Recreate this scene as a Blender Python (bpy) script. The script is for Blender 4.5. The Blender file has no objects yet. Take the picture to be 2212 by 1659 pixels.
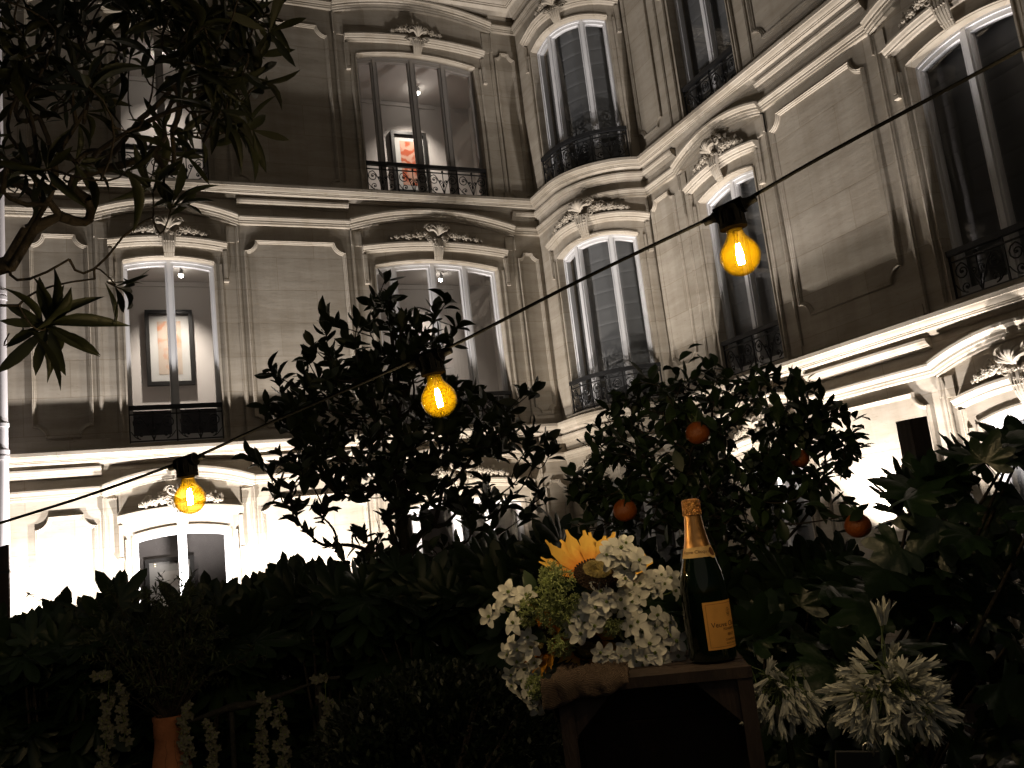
import bpy, math, random
import numpy as np
from mathutils import Vector, Matrix

sc = bpy.context.scene
PI = math.pi
R = math.radians

# ------------------------------------------------------------------ camera
PW, PH, FPX = 2212.0, 1659.0, 1940.0          # working picture size and focal length in its pixels
yaw, pitch, roll = R(24.563), R(9.814), R(-6.5485)
_f = np.array([math.sin(yaw)*math.cos(pitch), math.cos(yaw)*math.cos(pitch), math.sin(pitch)])
_r = np.array([math.cos(yaw), -math.sin(yaw), 0.0])
_u = np.cross(_r, _f)
CR = math.cos(roll)*_r + math.sin(roll)*_u
CU = -math.sin(roll)*_r + math.cos(roll)*_u
CF = _f
cam_d = bpy.data.cameras.new('camera')
cam = bpy.data.objects.new('camera', cam_d)
sc.collection.objects.link(cam)
cam.matrix_world = Matrix(((CR[0], CU[0], -CF[0], 0), (CR[1], CU[1], -CF[1], 0), (CR[2], CU[2], -CF[2], 0), (0, 0, 0, 1)))
cam_d.sensor_width = 36.0
cam_d.lens = FPX/PW*36.0
cam_d.clip_start = 0.02
cam_d.clip_end = 500.0
sc.camera = cam

def at(px, py, depth):
    """a point of the place seen at a spot of the picture, so many metres along the view axis"""
    d = CF + (px-PW/2)/FPX*CR - (py-PH/2)/FPX*CU
    return d*depth

def on_z(px, py, z):
    d = CF + (px-PW/2)/FPX*CR - (py-PH/2)/FPX*CU
    return d*(z/d[2])

# ------------------------------------------------------------------ world, moon, exposure
w = bpy.data.worlds.new('World'); sc.world = w; w.use_nodes = True
nt = w.node_tree; nt.nodes.clear()
sky = nt.nodes.new('ShaderNodeTexSky'); sky.sky_type = 'NISHITA'; sky.sun_disc = False
sky.sun_elevation = R(-4.0); sky.sun_rotation = R(200)
bg = nt.nodes.new('ShaderNodeBackground'); bg.inputs['Strength'].default_value = 0.15
wo = nt.nodes.new('ShaderNodeOutputWorld')
nt.links.new(sky.outputs[0], bg.inputs[0]); nt.links.new(bg.outputs[0], wo.inputs[0])
sc.view_settings.view_transform = 'Standard'
sc.view_settings.look = 'None'
sc.view_settings.gamma = 1.0
sc.view_settings.exposure = 0.0
sc.render.engine = 'CYCLES'
cy = sc.cycles
cy.use_denoising = True
cy.max_bounces = 6; cy.diffuse_bounces = 4; cy.glossy_bounces = 3; cy.transparent_max_bounces = 16
cy.transmission_bounces = 4
cy.sample_clamp_indirect = 3.0
cy.caustics_reflective = False; cy.caustics_refractive = False

# the dim glow of the city night over the courtyard, from behind the viewer: one weak, very soft sun
sd_ = bpy.data.lights.new('night_glow', 'SUN'); sd_.energy = 0.09; sd_.angle = R(70); sd_.color = (1.0, 0.88, 0.70)
so_ = bpy.data.objects.new('night_glow', sd_); sc.collection.objects.link(so_)
so_.rotation_euler = Vector((0.45, 0.70, -0.62)).to_track_quat('-Z', 'Y').to_euler()

# uplights along the foot of the walls: (x, y, aim dx, aim dy, watts, warm tint)
GROUND = -1.65
FLZ = 0.75          # height of the lamp heads above the ground
FLOODS = [   # x, y, lean x, lean y, watts, colour, cone
    (-0.85, 11.36, 0.0, 0.10, 560, (1.0, 0.93, 0.88), 120),
    (0.78, 11.35, 0.0, 0.10, 960, (1.0, 0.94, 0.90), 140),
    (2.45, 11.36, 0.0, 0.10, 640, (1.0, 0.92, 0.84), 140),
    (4.50, 11.28, 0.0, 0.10, 470, (1.0, 0.90, 0.79), 110),
    (5.45, 8.45, 0.42, 0.78, 150, (1.0, 0.91, 0.80), 46),
    (6.52, 8.65, 0.14, -0.10, 700, (1.0, 0.92, 0.83), 84),
    (6.72, 7.00, 0.08, 0.0, 1000, (1.0, 0.92, 0.86), 90),
    (6.76, 5.20, 0.10, 0.0, 780, (1.0, 0.93, 0.88), 90),
]
BULB_POWER = 1350.0

# ------------------------------------------------------------------ materials
MATS = {}
def nmat(name):
    m = bpy.data.materials.new(name); m.use_nodes = True
    n = m.node_tree.nodes; l = m.node_tree.links
    return m, n, l, n['Principled BSDF']

def mat(name, col, rough=0.6, metal=0.0, var=0.15, scale=8.0, bump=0.0, bscale=40.0, spec=0.5, stretch=None):
    if name in MATS: return MATS[name]
    m, n, l, b = nmat(name)
    tc = n.new('ShaderNodeTexCoord')
    src = tc.outputs['Object']
    if stretch:
        mp = n.new('ShaderNodeMapping'); mp.inputs['Scale'].default_value = stretch
        l.new(src, mp.inputs[0]); src = mp.outputs[0]
    nz = n.new('ShaderNodeTexNoise'); nz.inputs['Scale'].default_value = scale; nz.inputs['Detail'].default_value = 5
    l.new(src, nz.inputs['Vector'])
    rp = n.new('ShaderNodeValToRGB')
    c0 = [max(0, c*(1-var)) for c in col]; c1 = [min(1, c*(1+var)) for c in col]
    rp.color_ramp.elements[0].color = (*c0, 1); rp.color_ramp.elements[1].color = (*c1, 1)
    rp.color_ramp.elements[0].position = 0.3; rp.color_ramp.elements[1].position = 0.7
    l.new(nz.outputs[0], rp.inputs[0]); l.new(rp.outputs[0], b.inputs['Base Color'])
    b.inputs['Roughness'].default_value = rough; b.inputs['Metallic'].default_value = metal
    b.inputs['Specular IOR Level'].default_value = spec
    if bump:
        n2 = n.new('ShaderNodeTexNoise'); n2.inputs['Scale'].default_value = bscale; n2.inputs['Detail'].default_value = 6
        l.new(src, n2.inputs['Vector'])
        bp = n.new('ShaderNodeBump'); bp.inputs['Strength'].default_value = bump; bp.inputs['Distance'].default_value = 0.02
        l.new(n2.outputs[0], bp.inputs['Height']); l.new(bp.outputs[0], b.inputs['Normal'])
    MATS[name] = m
    return m

def stone(name, col):
    m, n, l, b = nmat(name)
    tc = n.new('ShaderNodeTexCoord'); geo = n.new('ShaderNodeNewGeometry')
    sep = n.new('ShaderNodeSeparateXYZ'); l.new(geo.outputs['Position'], sep.inputs[0])
    add = n.new('ShaderNodeMath'); add.operation = 'SUBTRACT'
    l.new(sep.outputs['X'], add.inputs[0]); l.new(sep.outputs['Y'], add.inputs[1])
    comb = n.new('ShaderNodeCombineXYZ'); l.new(add.outputs[0], comb.inputs['X']); l.new(sep.outputs['Z'], comb.inputs['Y'])
    br = n.new('ShaderNodeTexBrick'); br.inputs['Scale'].default_value = 1.0
    br.inputs['Brick Width'].default_value = 1.05; br.inputs['Row Height'].default_value = 0.47
    br.inputs['Mortar Size'].default_value = 0.006; br.inputs['Mortar Smooth'].default_value = 0.6
    br.inputs['Color1'].default_value = (0.86, 0.85, 0.83, 1); br.inputs['Color2'].default_value = (1, 1, 1, 1)
    br.inputs['Mortar'].default_value = (0.76, 0.73, 0.68, 1)
    l.new(comb.outputs[0], br.inputs['Vector'])
    mp = n.new('ShaderNodeMapping'); mp.inputs['Scale'].default_value = (0.9, 0.9, 5.0); l.new(geo.outputs['Position'], mp.inputs[0])
    n1 = n.new('ShaderNodeTexNoise'); n1.inputs['Scale'].default_value = 1.3; n1.inputs['Detail'].default_value = 9; n1.inputs['Roughness'].default_value = 0.62
    l.new(mp.outputs[0], n1.inputs['Vector'])
    rp = n.new('ShaderNodeValToRGB')
    rp.color_ramp.elements[0].position = 0.32; rp.color_ramp.elements[1].position = 0.68
    rp.color_ramp.elements[0].color = (col[0]*0.80, col[1]*0.78, col[2]*0.75, 1); rp.color_ramp.elements[1].color = (*[c*1.1 for c in col], 1)
    l.new(n1.outputs[0], rp.inputs[0])
    mx = n.new('ShaderNodeMixRGB'); mx.blend_type = 'MULTIPLY'; mx.inputs[0].default_value = 1.0
    l.new(rp.outputs[0], mx.inputs[1]); l.new(br.outputs['Color'], mx.inputs[2])
    # small pits and chips
    vo = n.new('ShaderNodeTexNoise'); vo.inputs['Scale'].default_value = 9.0; vo.inputs['Detail'].default_value = 8; vo.inputs['Roughness'].default_value = 0.7
    l.new(mp.outputs[0], vo.inputs['Vector'])
    r2 = n.new('ShaderNodeValToRGB'); r2.color_ramp.elements[0].position = 0.34; r2.color_ramp.elements[1].position = 0.42
    r2.color_ramp.elements[0].color = (0.78, 0.76, 0.72, 1); r2.color_ramp.elements[1].color = (1, 1, 1, 1)
    l.new(vo.outputs[0], r2.inputs[0])
    m2 = n.new('ShaderNodeMixRGB'); m2.blend_type = 'MULTIPLY'; m2.inputs[0].default_value = 0.8
    l.new(mx.outputs[0], m2.inputs[1]); l.new(r2.outputs[0], m2.inputs[2])
    # rain streaks and soot, long and narrow
    mp2 = n.new('ShaderNodeMapping'); mp2.inputs['Scale'].default_value = (5.0, 5.0, 0.45); l.new(geo.outputs['Position'], mp2.inputs[0])
    n4 = n.new('ShaderNodeTexNoise'); n4.inputs['Scale'].default_value = 1.0; n4.inputs['Detail'].default_value = 6; n4.inputs['Roughness'].default_value = 0.6; l.new(mp2.outputs[0], n4.inputs['Vector'])
    r4 = n.new('ShaderNodeValToRGB'); r4.color_ramp.elements[0].position = 0.36; r4.color_ramp.elements[1].position = 0.56
    r4.color_ramp.elements[0].color = (0.74, 0.71, 0.66, 1); r4.color_ramp.elements[1].color = (1, 1, 1, 1); l.new(n4.outputs[0], r4.inputs[0])
    m4 = n.new('ShaderNodeMixRGB'); m4.blend_type = 'MULTIPLY'; m4.inputs[0].default_value = 0.42; l.new(m2.outputs[0], m4.inputs[1]); l.new(r4.outputs[0], m4.inputs[2])
    # blocks of slightly different stone, joints standing out a little
    l.new(m4.outputs[0], b.inputs['Base Color'])
    b.inputs['Roughness'].default_value = 0.9; b.inputs['Specular IOR Level'].default_value = 0.2
    mh = n.new('ShaderNodeMath'); mh.operation = 'MULTIPLY_ADD'; mh.inputs[1].default_value = 0.25
    l.new(vo.outputs[0], mh.inputs[0]); l.new(n1.outputs[0], mh.inputs[2])
    m3 = n.new('ShaderNodeMath'); m3.operation = 'MULTIPLY_ADD'; m3.inputs[1].default_value = 0.10
    l.new(br.outputs['Fac'], m3.inputs[0]); m3.inputs[1].default_value = -0.12; l.new(mh.outputs[0], m3.inputs[2])
    bp = n.new('ShaderNodeBump'); bp.inputs['Strength'].default_value = 0.35; bp.inputs['Distance'].default_value = 0.010
    l.new(m3.outputs[0], bp.inputs['Height']); l.new(bp.outputs[0], b.inputs['Normal'])
    return m

def glass_pane(name):
    m = bpy.data.materials.new(name); m.use_nodes = True
    n = m.node_tree.nodes; l = m.node_tree.links; n.clear()
    o = n.new('ShaderNodeOutputMaterial'); t = n.new('ShaderNodeBsdfTransparent'); t.inputs[0].default_value = (0.91, 0.90, 0.90, 1)
    g = n.new('ShaderNodeBsdfGlossy'); g.inputs['Roughness'].default_value = 0.015; g.inputs[0].default_value = (1, 1, 1, 1)
    geo = n.new('ShaderNodeNewGeometry'); dt = n.new('ShaderNodeVectorMath'); dt.operation = 'DOT_PRODUCT'
    l.new(geo.outputs['Normal'], dt.inputs[0]); l.new(geo.outputs['Incoming'], dt.inputs[1])
    ab = n.new('ShaderNodeMath'); ab.operation = 'ABSOLUTE'; l.new(dt.outputs['Value'], ab.inputs[0])
    om = n.new('ShaderNodeMath'); om.operation = 'SUBTRACT'; om.inputs[0].default_value = 1.0; om.use_clamp = True; l.new(ab.outputs[0], om.inputs[1])
    fr = n.new('ShaderNodeMath'); fr.operation = 'POWER'; fr.inputs[1].default_value = 5.0; l.new(om.outputs[0], fr.inputs[0])
    mu = n.new('ShaderNodeMath'); mu.operation = 'MULTIPLY_ADD'; mu.inputs[1].default_value = 0.92; mu.inputs[2].default_value = 0.075
    tc = n.new('ShaderNodeTexCoord')
    nz = n.new('ShaderNodeTexNoise'); nz.inputs['Scale'].default_value = 1.6; l.new(tc.outputs['Object'], nz.inputs['Vector'])
    bp = n.new('ShaderNodeBump'); bp.inputs['Strength'].default_value = 0.02; bp.inputs['Distance'].default_value = 0.02
    l.new(nz.outputs[0], bp.inputs['Height']); l.new(bp.outputs[0], g.inputs['Normal'])
    mx = n.new('ShaderNodeMixShader')
    l.new(fr.outputs[0], mu.inputs[0]); l.new(mu.outputs[0], mx.inputs[0]); l.new(t.outputs[0], mx.inputs[1]); l.new(g.outputs[0], mx.inputs[2])
    l.new(mx.outputs[0], o.inputs[0])
    return m

def bulb_glass(name):
    m = bpy.data.materials.new(name); m.use_nodes = True
    n = m.node_tree.nodes; l = m.node_tree.links; n.clear()
    o = n.new('ShaderNodeOutputMaterial')
    t = n.new('ShaderNodeBsdfTransparent'); t.inputs[0].default_value = (0.93, 0.72, 0.33, 1)
    tl = n.new('ShaderNodeBsdfTranslucent'); tl.inputs[0].default_value = (0.95, 0.46, 0.003, 1)
    g = n.new('ShaderNodeBsdfGlossy'); g.inputs['Roughness'].default_value = 0.03
    tc = n.new('ShaderNodeTexCoord'); nz = n.new('ShaderNodeTexNoise'); nz.inputs['Scale'].default_value = 55.0; nz.inputs['Detail'].default_value = 4
    l.new(tc.outputs['Object'], nz.inputs['Vector'])
    rp = n.new('ShaderNodeMapRange'); rp.inputs[1].default_value = 0.3; rp.inputs[2].default_value = 0.75; rp.inputs[3].default_value = 0.0135; rp.inputs[4].default_value = 0.0150
    l.new(nz.outputs[0], rp.inputs[0])
    m1 = n.new('ShaderNodeMixShader'); l.new(rp.outputs[0], m1.inputs[0]); l.new(t.outputs[0], m1.inputs[1]); l.new(tl.outputs[0], m1.inputs[2])
    # rim amber darkened to paint the glow's falloff, and a clear coat of reflection
    lw = n.new('ShaderNodeLayerWeight'); lw.inputs[0].default_value = 0.5
    pw = n.new('ShaderNodeMath'); pw.operation = 'POWER'; pw.inputs[1].default_value = 1.0; l.new(lw.outputs['Facing'], pw.inputs[0])
    t2 = n.new('ShaderNodeBsdfTransparent'); t2.inputs[0].default_value = (0.70, 0.44, 0.06, 1)
    m3 = n.new('ShaderNodeMixShader'); l.new(pw.outputs[0], m3.inputs[0]); l.new(m1.outputs[0], m3.inputs[1]); l.new(t2.outputs[0], m3.inputs[2])
    fr = n.new('ShaderNodeLayerWeight'); fr.inputs[0].default_value = 0.10
    ad = n.new('ShaderNodeMath'); ad.operation = 'MULTIPLY_ADD'; ad.inputs[1].default_value = 0.35; ad.inputs[2].default_value = 0.03; l.new(fr.outputs['Fresnel'], ad.inputs[0])
    m2 = n.new('ShaderNodeMixShader'); l.new(ad.outputs[0], m2.inputs[0]); l.new(m3.outputs[0], m2.inputs[1]); l.new(g.outputs[0], m2.inputs[2])
    l.new(m2.outputs[0], o.inputs[0])
    return m

def emit(name, col, s):
    m = bpy.data.materials.new(name); m.use_nodes = True
    n = m.node_tree.nodes; l = m.node_tree.links; n.clear()
    o = n.new('ShaderNodeOutputMaterial'); e = n.new('ShaderNodeEmission')
    e.inputs[0].default_value = (*col, 1); e.inputs[1].default_value = s
    l.new(e.outputs[0], o.inputs[0])
    return m

STONE = stone('pale_limestone', (0.425, 0.382, 0.325))
PAINT_W = mat('white_window_paint', (0.70, 0.70, 0.72), 0.45, var=0.04, scale=3)
PAINT_T = mat('taupe_window_paint', (0.36, 0.335, 0.315), 0.5, var=0.05, scale=3)
IRON = mat('black_iron', (0.012, 0.012, 0.013), 0.45, var=0.2, scale=20)
GLASS = glass_pane('window_glass')
ROOM = mat('room_plaster', (0.62, 0.585, 0.56), 0.9, var=0.03, scale=1.5)
BLIND = mat('grey_blind_cloth', (0.155, 0.162, 0.166), 0.85, var=0.08, scale=2.5, bump=0.15, bscale=220)
BLACKF = mat('black_frame_wood', (0.012, 0.011, 0.010), 0.4, var=0.2)
MATB = mat('mount_board', (0.46, 0.455, 0.44), 0.9, var=0.02)
PIPE = mat('pale_painted_pipe', (0.66, 0.63, 0.65), 0.45, var=0.05, scale=4)
RUBBER = mat('black_rubber', (0.006, 0.006, 0.006), 0.8, var=0.15, scale=60, bump=0.1, bscale=300, spec=0.08)
LEAF_M = mat('magnolia_leaf', (0.028, 0.040, 0.016), 0.42, var=0.35, scale=3.0, spec=0.4)
LEAF_O = mat('orange_leaf', (0.022, 0.040, 0.014), 0.42, var=0.35, scale=5.0, spec=0.4)
LEAF_F = mat('fatsia_leaf', (0.013, 0.026, 0.010), 0.42, var=0.5, scale=3.0, spec=0.35)
LEAF_B = mat('broad_glossy_leaf', (0.010, 0.022, 0.0085), 0.33, var=0.45, scale=6.0, spec=0.45, bump=0.3, bscale=18)
LEAF_R = mat('long_leathery_leaf', (0.040, 0.048, 0.024), 0.5, var=0.45, scale=4.0, spec=0.35)
LEAF_X = mat('small_box_leaf', (0.009, 0.015, 0.006), 0.5, var=0.4, scale=6.0)
BARK = mat('dark_bark', (0.035, 0.028, 0.022), 0.9, var=0.35, scale=25, bump=0.5, bscale=60)
BARK2 = mat('grey_bark', (0.065, 0.053, 0.043), 0.9, var=0.3, scale=25, bump=0.5, bscale=60)
SOIL = mat('dark_soil', (0.018, 0.017, 0.012), 0.95, var=0.4, scale=6, bump=0.6, bscale=12)
CRATE = mat('brown_crate_wood', (0.046, 0.030, 0.025), 0.75, var=0.4, scale=14, bump=0.35, bscale=50, stretch=(1, 1, 0.25))
POSTW = mat('dark_post_wood', (0.045, 0.030, 0.022), 0.8, var=0.35, scale=10, bump=0.3, bscale=30, stretch=(4, 4, 0.4))
FLW = mat('white_silk_petal', (0.76, 0.76, 0.71), 0.75, var=0.08, scale=30, spec=0.2)
FLC = mat('green_flower_eye', (0.20, 0.27, 0.07), 0.7, var=0.3, scale=80)
def petal_mat(name, root, tip):
    m, n, l, b = nmat(name); tc = n.new('ShaderNodeTexCoord'); sp = n.new('ShaderNodeSeparateXYZ'); l.new(tc.outputs['UV'], sp.inputs[0])
    nz = n.new('ShaderNodeTexNoise'); nz.inputs['Scale'].default_value = 90; l.new(tc.outputs['Object'], nz.inputs['Vector'])
    ad = n.new('ShaderNodeMath'); ad.operation = 'MULTIPLY_ADD'; ad.inputs[1].default_value = 0.45; l.new(nz.outputs[0], ad.inputs[0]); l.new(sp.outputs['Y'], ad.inputs[2])
    rp = n.new('ShaderNodeValToRGB'); rp.color_ramp.elements[0].position = 0.25; rp.color_ramp.elements[1].position = 0.85
    rp.color_ramp.elements[0].color = (*root, 1); rp.color_ramp.elements[1].color = (*tip, 1)
    l.new(ad.outputs[0], rp.inputs[0]); l.new(rp.outputs[0], b.inputs['Base Color']); b.inputs['Roughness'].default_value = 0.75; b.inputs['Specular IOR Level'].default_value = 0.2
    return m
SUNP = petal_mat('yellow_sunflower_petal', (0.66, 0.21, 0.03), (0.80, 0.50, 0.10))
SUNO = petal_mat('amber_sunflower_petal', (0.40, 0.11, 0.010), (0.52, 0.24, 0.02))
SUND = mat('brown_sunflower_seed', (0.045, 0.024, 0.014), 0.95, var=0.6, scale=300, bump=0.8, bscale=300)
SUNC = mat('olive_sunflower_middle', (0.24, 0.19, 0.07), 0.9, var=0.4, scale=120, bump=0.6, bscale=250)
SPRIG = mat('pale_green_sprig', (0.36, 0.42, 0.18), 0.8, var=0.35, scale=40)
BURLAP = None
AGAP = mat('cream_agapanthus_petal', (0.62, 0.63, 0.58), 0.7, var=0.25, scale=35, spec=0.2)
AGAG = mat('agapanthus_stalk', (0.10, 0.14, 0.05), 0.6, var=0.3, scale=20)
TERRA = mat('terracotta', (0.30, 0.115, 0.055), 0.85, var=0.25, scale=14, bump=0.25, bscale=60)
SLATE = mat('dark_slate', (0.03, 0.03, 0.034), 0.6, var=0.2)
STEEL = mat('bright_steel', (0.6, 0.6, 0.6), 0.3, metal=1.0, var=0.1)
DRIFT = mat('grey_driftwood', (0.014, 0.013, 0.011), 0.85, var=0.35, scale=20, bump=0.5, bscale=50)
ORANGE = mat('orange_peel', (0.26, 0.066, 0.009), 0.42, var=0.15, scale=12, bump=0.25, bscale=220)

# ------------------------------------------------------------------ object helpers
def link(o): sc.collection.objects.link(o); return o

def thing(name, label, cat, loc=(0, 0, 0), group=None, kind=None):
    o = bpy.data.objects.new(name, None); o.location = loc; o.empty_display_size = 0.1
    o['label'] = label; o['category'] = cat
    if group: o['group'] = group
    if kind: o['kind'] = kind
    return link(o)

class MB:
    def __init__(s): s.v = []; s.f = []
    def add(s, vs, fs):
        b = len(s.v); s.v.extend([tuple(map(float, v)) for v in vs]); s.f.extend([tuple(i+b for i in f) for f in fs])
    def grid(s, rows, closed_u=False, closed_v=False):
        n = len(rows); k = len(rows[0]); fs = []
        for i in range(n if closed_v else n-1):
            for j in range(k if closed_u else k-1):
                a = i*k+j; b_ = i*k+(j+1) % k; i2 = (i+1) % n
                fs.append((a, b_, i2*k+(j+1) % k, i2*k+j))
        s.add([p for r in rows for p in r], fs)
    def box(s, c, d, M=None):
        x, y, z = [q/2 for q in d]
        vs = [(sx*x, sy*y, sz*z) for sz in (-1, 1) for sy in (-1, 1) for sx in (-1, 1)]
        c = np.array(c, float)
        if M is None: vs = [c+np.array(v) for v in vs]
        else: vs = [c+M@np.array(v) for v in vs]
        s.add(vs, [(0, 2, 3, 1), (4, 5, 7, 6), (0, 1, 5, 4), (2, 6, 7, 3), (0, 4, 6, 2), (1, 3, 7, 5)])
    def tube(s, pts, rad, n=6, cap=True):
        pts = [np.array(p, float) for p in pts]; m = len(pts)
        if not hasattr(rad, '__len__'): rad = [rad]*m
        rows = []; nrm = None
        for i in range(m):
            t = pts[min(i+1, m-1)]-pts[max(i-1, 0)]; L = np.linalg.norm(t)
            t = t/L if L > 1e-9 else np.array([0, 0, 1.0])
            if nrm is None:
                a = np.array([0, 0, 1.0]) if abs(t[2]) < 0.9 else np.array([1.0, 0, 0])
                nrm = np.cross(t, a)
            nrm = nrm-t*(nrm@t); nrm /= (np.linalg.norm(nrm)+1e-12); bn = np.cross(t, nrm)
            rows.append([pts[i]+rad[i]*(math.cos(2*PI*j/n)*nrm+math.sin(2*PI*j/n)*bn) for j in range(n)])
        s.grid(rows, closed_u=True)
        if cap:
            b = len(s.v)-m*n
            s.f.append(tuple(b+j for j in range(n))); s.f.append(tuple(b+(m-1)*n+j for j in reversed(range(n))))
    def lathe(s, prof, c, M=None, n=24, a0=0.0, a1=2*PI):
        full = abs(a1-a0-2*PI) < 1e-6; k = n if full else n+1
        c = np.array(c, float); rows = []
        for r, z in prof:
            row = []
            for j in range(k):
                a = a0+(a1-a0)*j/n; p = np.array([r*math.cos(a), r*math.sin(a), z])
                row.append(c+(M@p if M is not None else p))
            rows.append(row)
        s.grid(rows, closed_u=full)
    def blob(s, c, rx, M=None, nu=8, nv=5, jit=0.0, rng=None):
        rows = []; c = np.array(c, float)
        for i in range(nv+1):
            ph = -PI/2+PI*i/nv; row = []
            for j in range(nu):
                th = 2*PI*j/nu; k = 1+(rng.uniform(-jit, jit) if rng else 0)
                p = np.array([rx[0]*math.cos(ph)*math.cos(th), rx[1]*math.cos(ph)*math.sin(th), rx[2]*math.sin(ph)])*k
                row.append(c+(M@p if M is not None else p))
            rows.append(row)
        s.grid(rows, closed_u=True)
    def build(s, name, m, parent=None, smooth=False, angle=40, **props):
        me = bpy.data.meshes.new(name); me.from_pydata(s.v, [], s.f); me.validate(clean_customdata=False)
        return mk(name, me, m, parent, smooth, angle, **props)

def mk(name, me, m, parent=None, smooth=False, angle=40, **props):
    if m is not None:
        for q in (m if isinstance(m, (list, tuple)) else [m]): me.materials.append(q)
    if smooth:
        me.shade_smooth()
        if angle < 180: me.set_sharp_from_angle(angle=R(angle))
    o = bpy.data.objects.new(name, me); link(o)
    if parent is not None: attach(o, parent)
    for k, v in props.items(): o[k] = v
    return o

def origin_of(o):
    M = Matrix.Identity(4)
    M = Matrix.Translation(o.location)
    if o.parent is not None: M = origin_of(o.parent) @ o.matrix_parent_inverse @ M
    return M

def attach(o, parent):
    o.parent = parent
    o.matrix_parent_inverse = origin_of(parent).inverted()

def structure(o): o['kind'] = 'structure'; return o

def basis(d, up=(0, 0, 1)):
    """columns: side, along (d), normal"""
    y = np.array(d, float); y /= np.linalg.norm(y)+1e-12
    u = np.array(up, float); x = np.cross(y, u)
    if np.linalg.norm(x) < 1e-6: x = np.cross(y, np.array([1.0, 0.2, 0]))
    x /= np.linalg.norm(x); z = np.cross(x, y)
    return np.array([x, y, z]).T

# ------------------------------------------------------------------ ground
mb = MB(); N = 40
rng = random.Random(1)
rows = []
for i in range(N+1):
    row = []
    for j in range(N+1):
        x = -60+120*j/N; y = -60+120*i/N
        row.append((x, y, GROUND+(rng.uniform(-0.02, 0.02) if abs(x) < 20 and abs(y) < 20 else 0)))
    rows.append(row)
mb.grid(rows)
structure(mb.build('ground', SOIL))

# ------------------------------------------------------------------ the mansion
WY, CX = 12.17, 7.27                 # plane of the left wing, plane of the right wing
BC, BR = (7.35, 11.45), 1.02         # centre and radius of the bowed corner
UEND = BR*R(265.5-180)
def FA(u, o, z): return (u, WY-o, z)
def FC(u, o, z): return (CX-o, u, z)
def FB(u, o, z):
    if u < 0: return (BC[0]-BR-o, BC[1]-u, z)
    a = PI+u/BR
    return (BC[0]+(BR+o)*math.cos(a), BC[1]+(BR+o)*math.sin(a), z)

def path(o):
    """plan of the whole front, pushed out by o"""
    P = [(-1.6, WY-o), (2.0, WY-o), (BC[0]-BR-o, WY-o), (BC[0]-BR-o, BC[1])]
    r = BR+o; end = 2*PI-math.acos(max(-1, min(1, (CX-o-BC[0])/r)))
    for i in range(1, 25):
        a = PI+(end-PI)*i/24; P.append((BC[0]+r*math.cos(a), BC[1]+r*math.sin(a)))
    P += [(CX-o, 8.0), (CX-o, 5.0), (CX-o, 1.6)]
    return P

F1, F2, F3 = 1.66, 5.25, 8.74       # top edges of the three cornices
mansion = thing('stone_mansion', 'pale stone mansion with bowed corner and tall French windows, lit from below at night', 'building', (3.0, WY, GROUND))

def sweep_u(mb, F, us, prof, zf=None, caps=True):
    rows = []
    for u in us:
        dz = zf(u) if zf else 0.0
        rows.append([F(u, o, z+dz) for o, z in prof])
    mb.grid(rows)
    if caps:
        for r, rev in ((rows[0], False), (rows[-1], True)):
            b = len(mb.v); mb.v.extend([tuple(map(float, p)) for p in r]); k = len(r)
            mb.f.append(tuple(b+i for i in (reversed(range(k)) if rev else range(k))))

def ubox(mb, F, u0, u1, o0, o1, z0, z1, n=1):
    us = [u0+(u1-u0)*i/n for i in range(n+1)]
    sweep_u(mb, F, us, [(o0, z0), (o1, z0), (o1, z1), (o0, z1), (o0, z0)])

def seg(F, L): return max(1, int(abs(L)/0.08)) if F is FB else 1

# window openings: F, u0, u1, sill z, spring z, rise, cornice top above, kind of lights, paint, lit room
WIN = []
def win(*a, **k): WIN.append(dict(zip(('F', 'u0', 'u1', 'z0', 'zs', 'rise', 'ft', 'lights', 'paint', 'lit', 'tag'), a), **k))
NAR = [('m', 0.5, 0.105)]
WID = [('m', 0.155, 0.10), ('m', 0.47, 0.12), ('m', 0.735, 0.12)]
BOW = [('m', 0.275, 0.115), ('m', 0.72, 0.115)]
for fl, (zs, z0, ft) in enumerate(((0.56, -1.60, F1), (4.13, 1.72, F2), (7.50, 5.27, F3))):
    win(FA, 0.22, 1.36, z0, zs, 0.07, ft, NAR, PAINT_W if fl < 2 else PAINT_T, True, 'left')
    win(FA, 3.60, 5.54, z0, zs, 0.11, ft, WID, PAINT_W if fl < 2 else PAINT_T, True, 'wide')
    win(FB, -0.20, 1.30, z0, zs+(0.0 if fl < 2 else 0.08), 0.10, ft, BOW, PAINT_W, False, 'bow')
    win(FC, 8.14, 9.28, z0, zs, 0.09, ft, NAR, PAINT_W, False, 'narrow')
    win(FC, 4.62, 5.76, z0, zs, 0.09, ft, NAR, PAINT_W, False, 'near')

def arch(w, k=1.0):
    c = (w['u0']+w['u1'])/2; h = (w['u1']-w['u0'])/2*k
    return lambda u: w['rise']*max(0.0, 1-((u-c)/h)**2)

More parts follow.
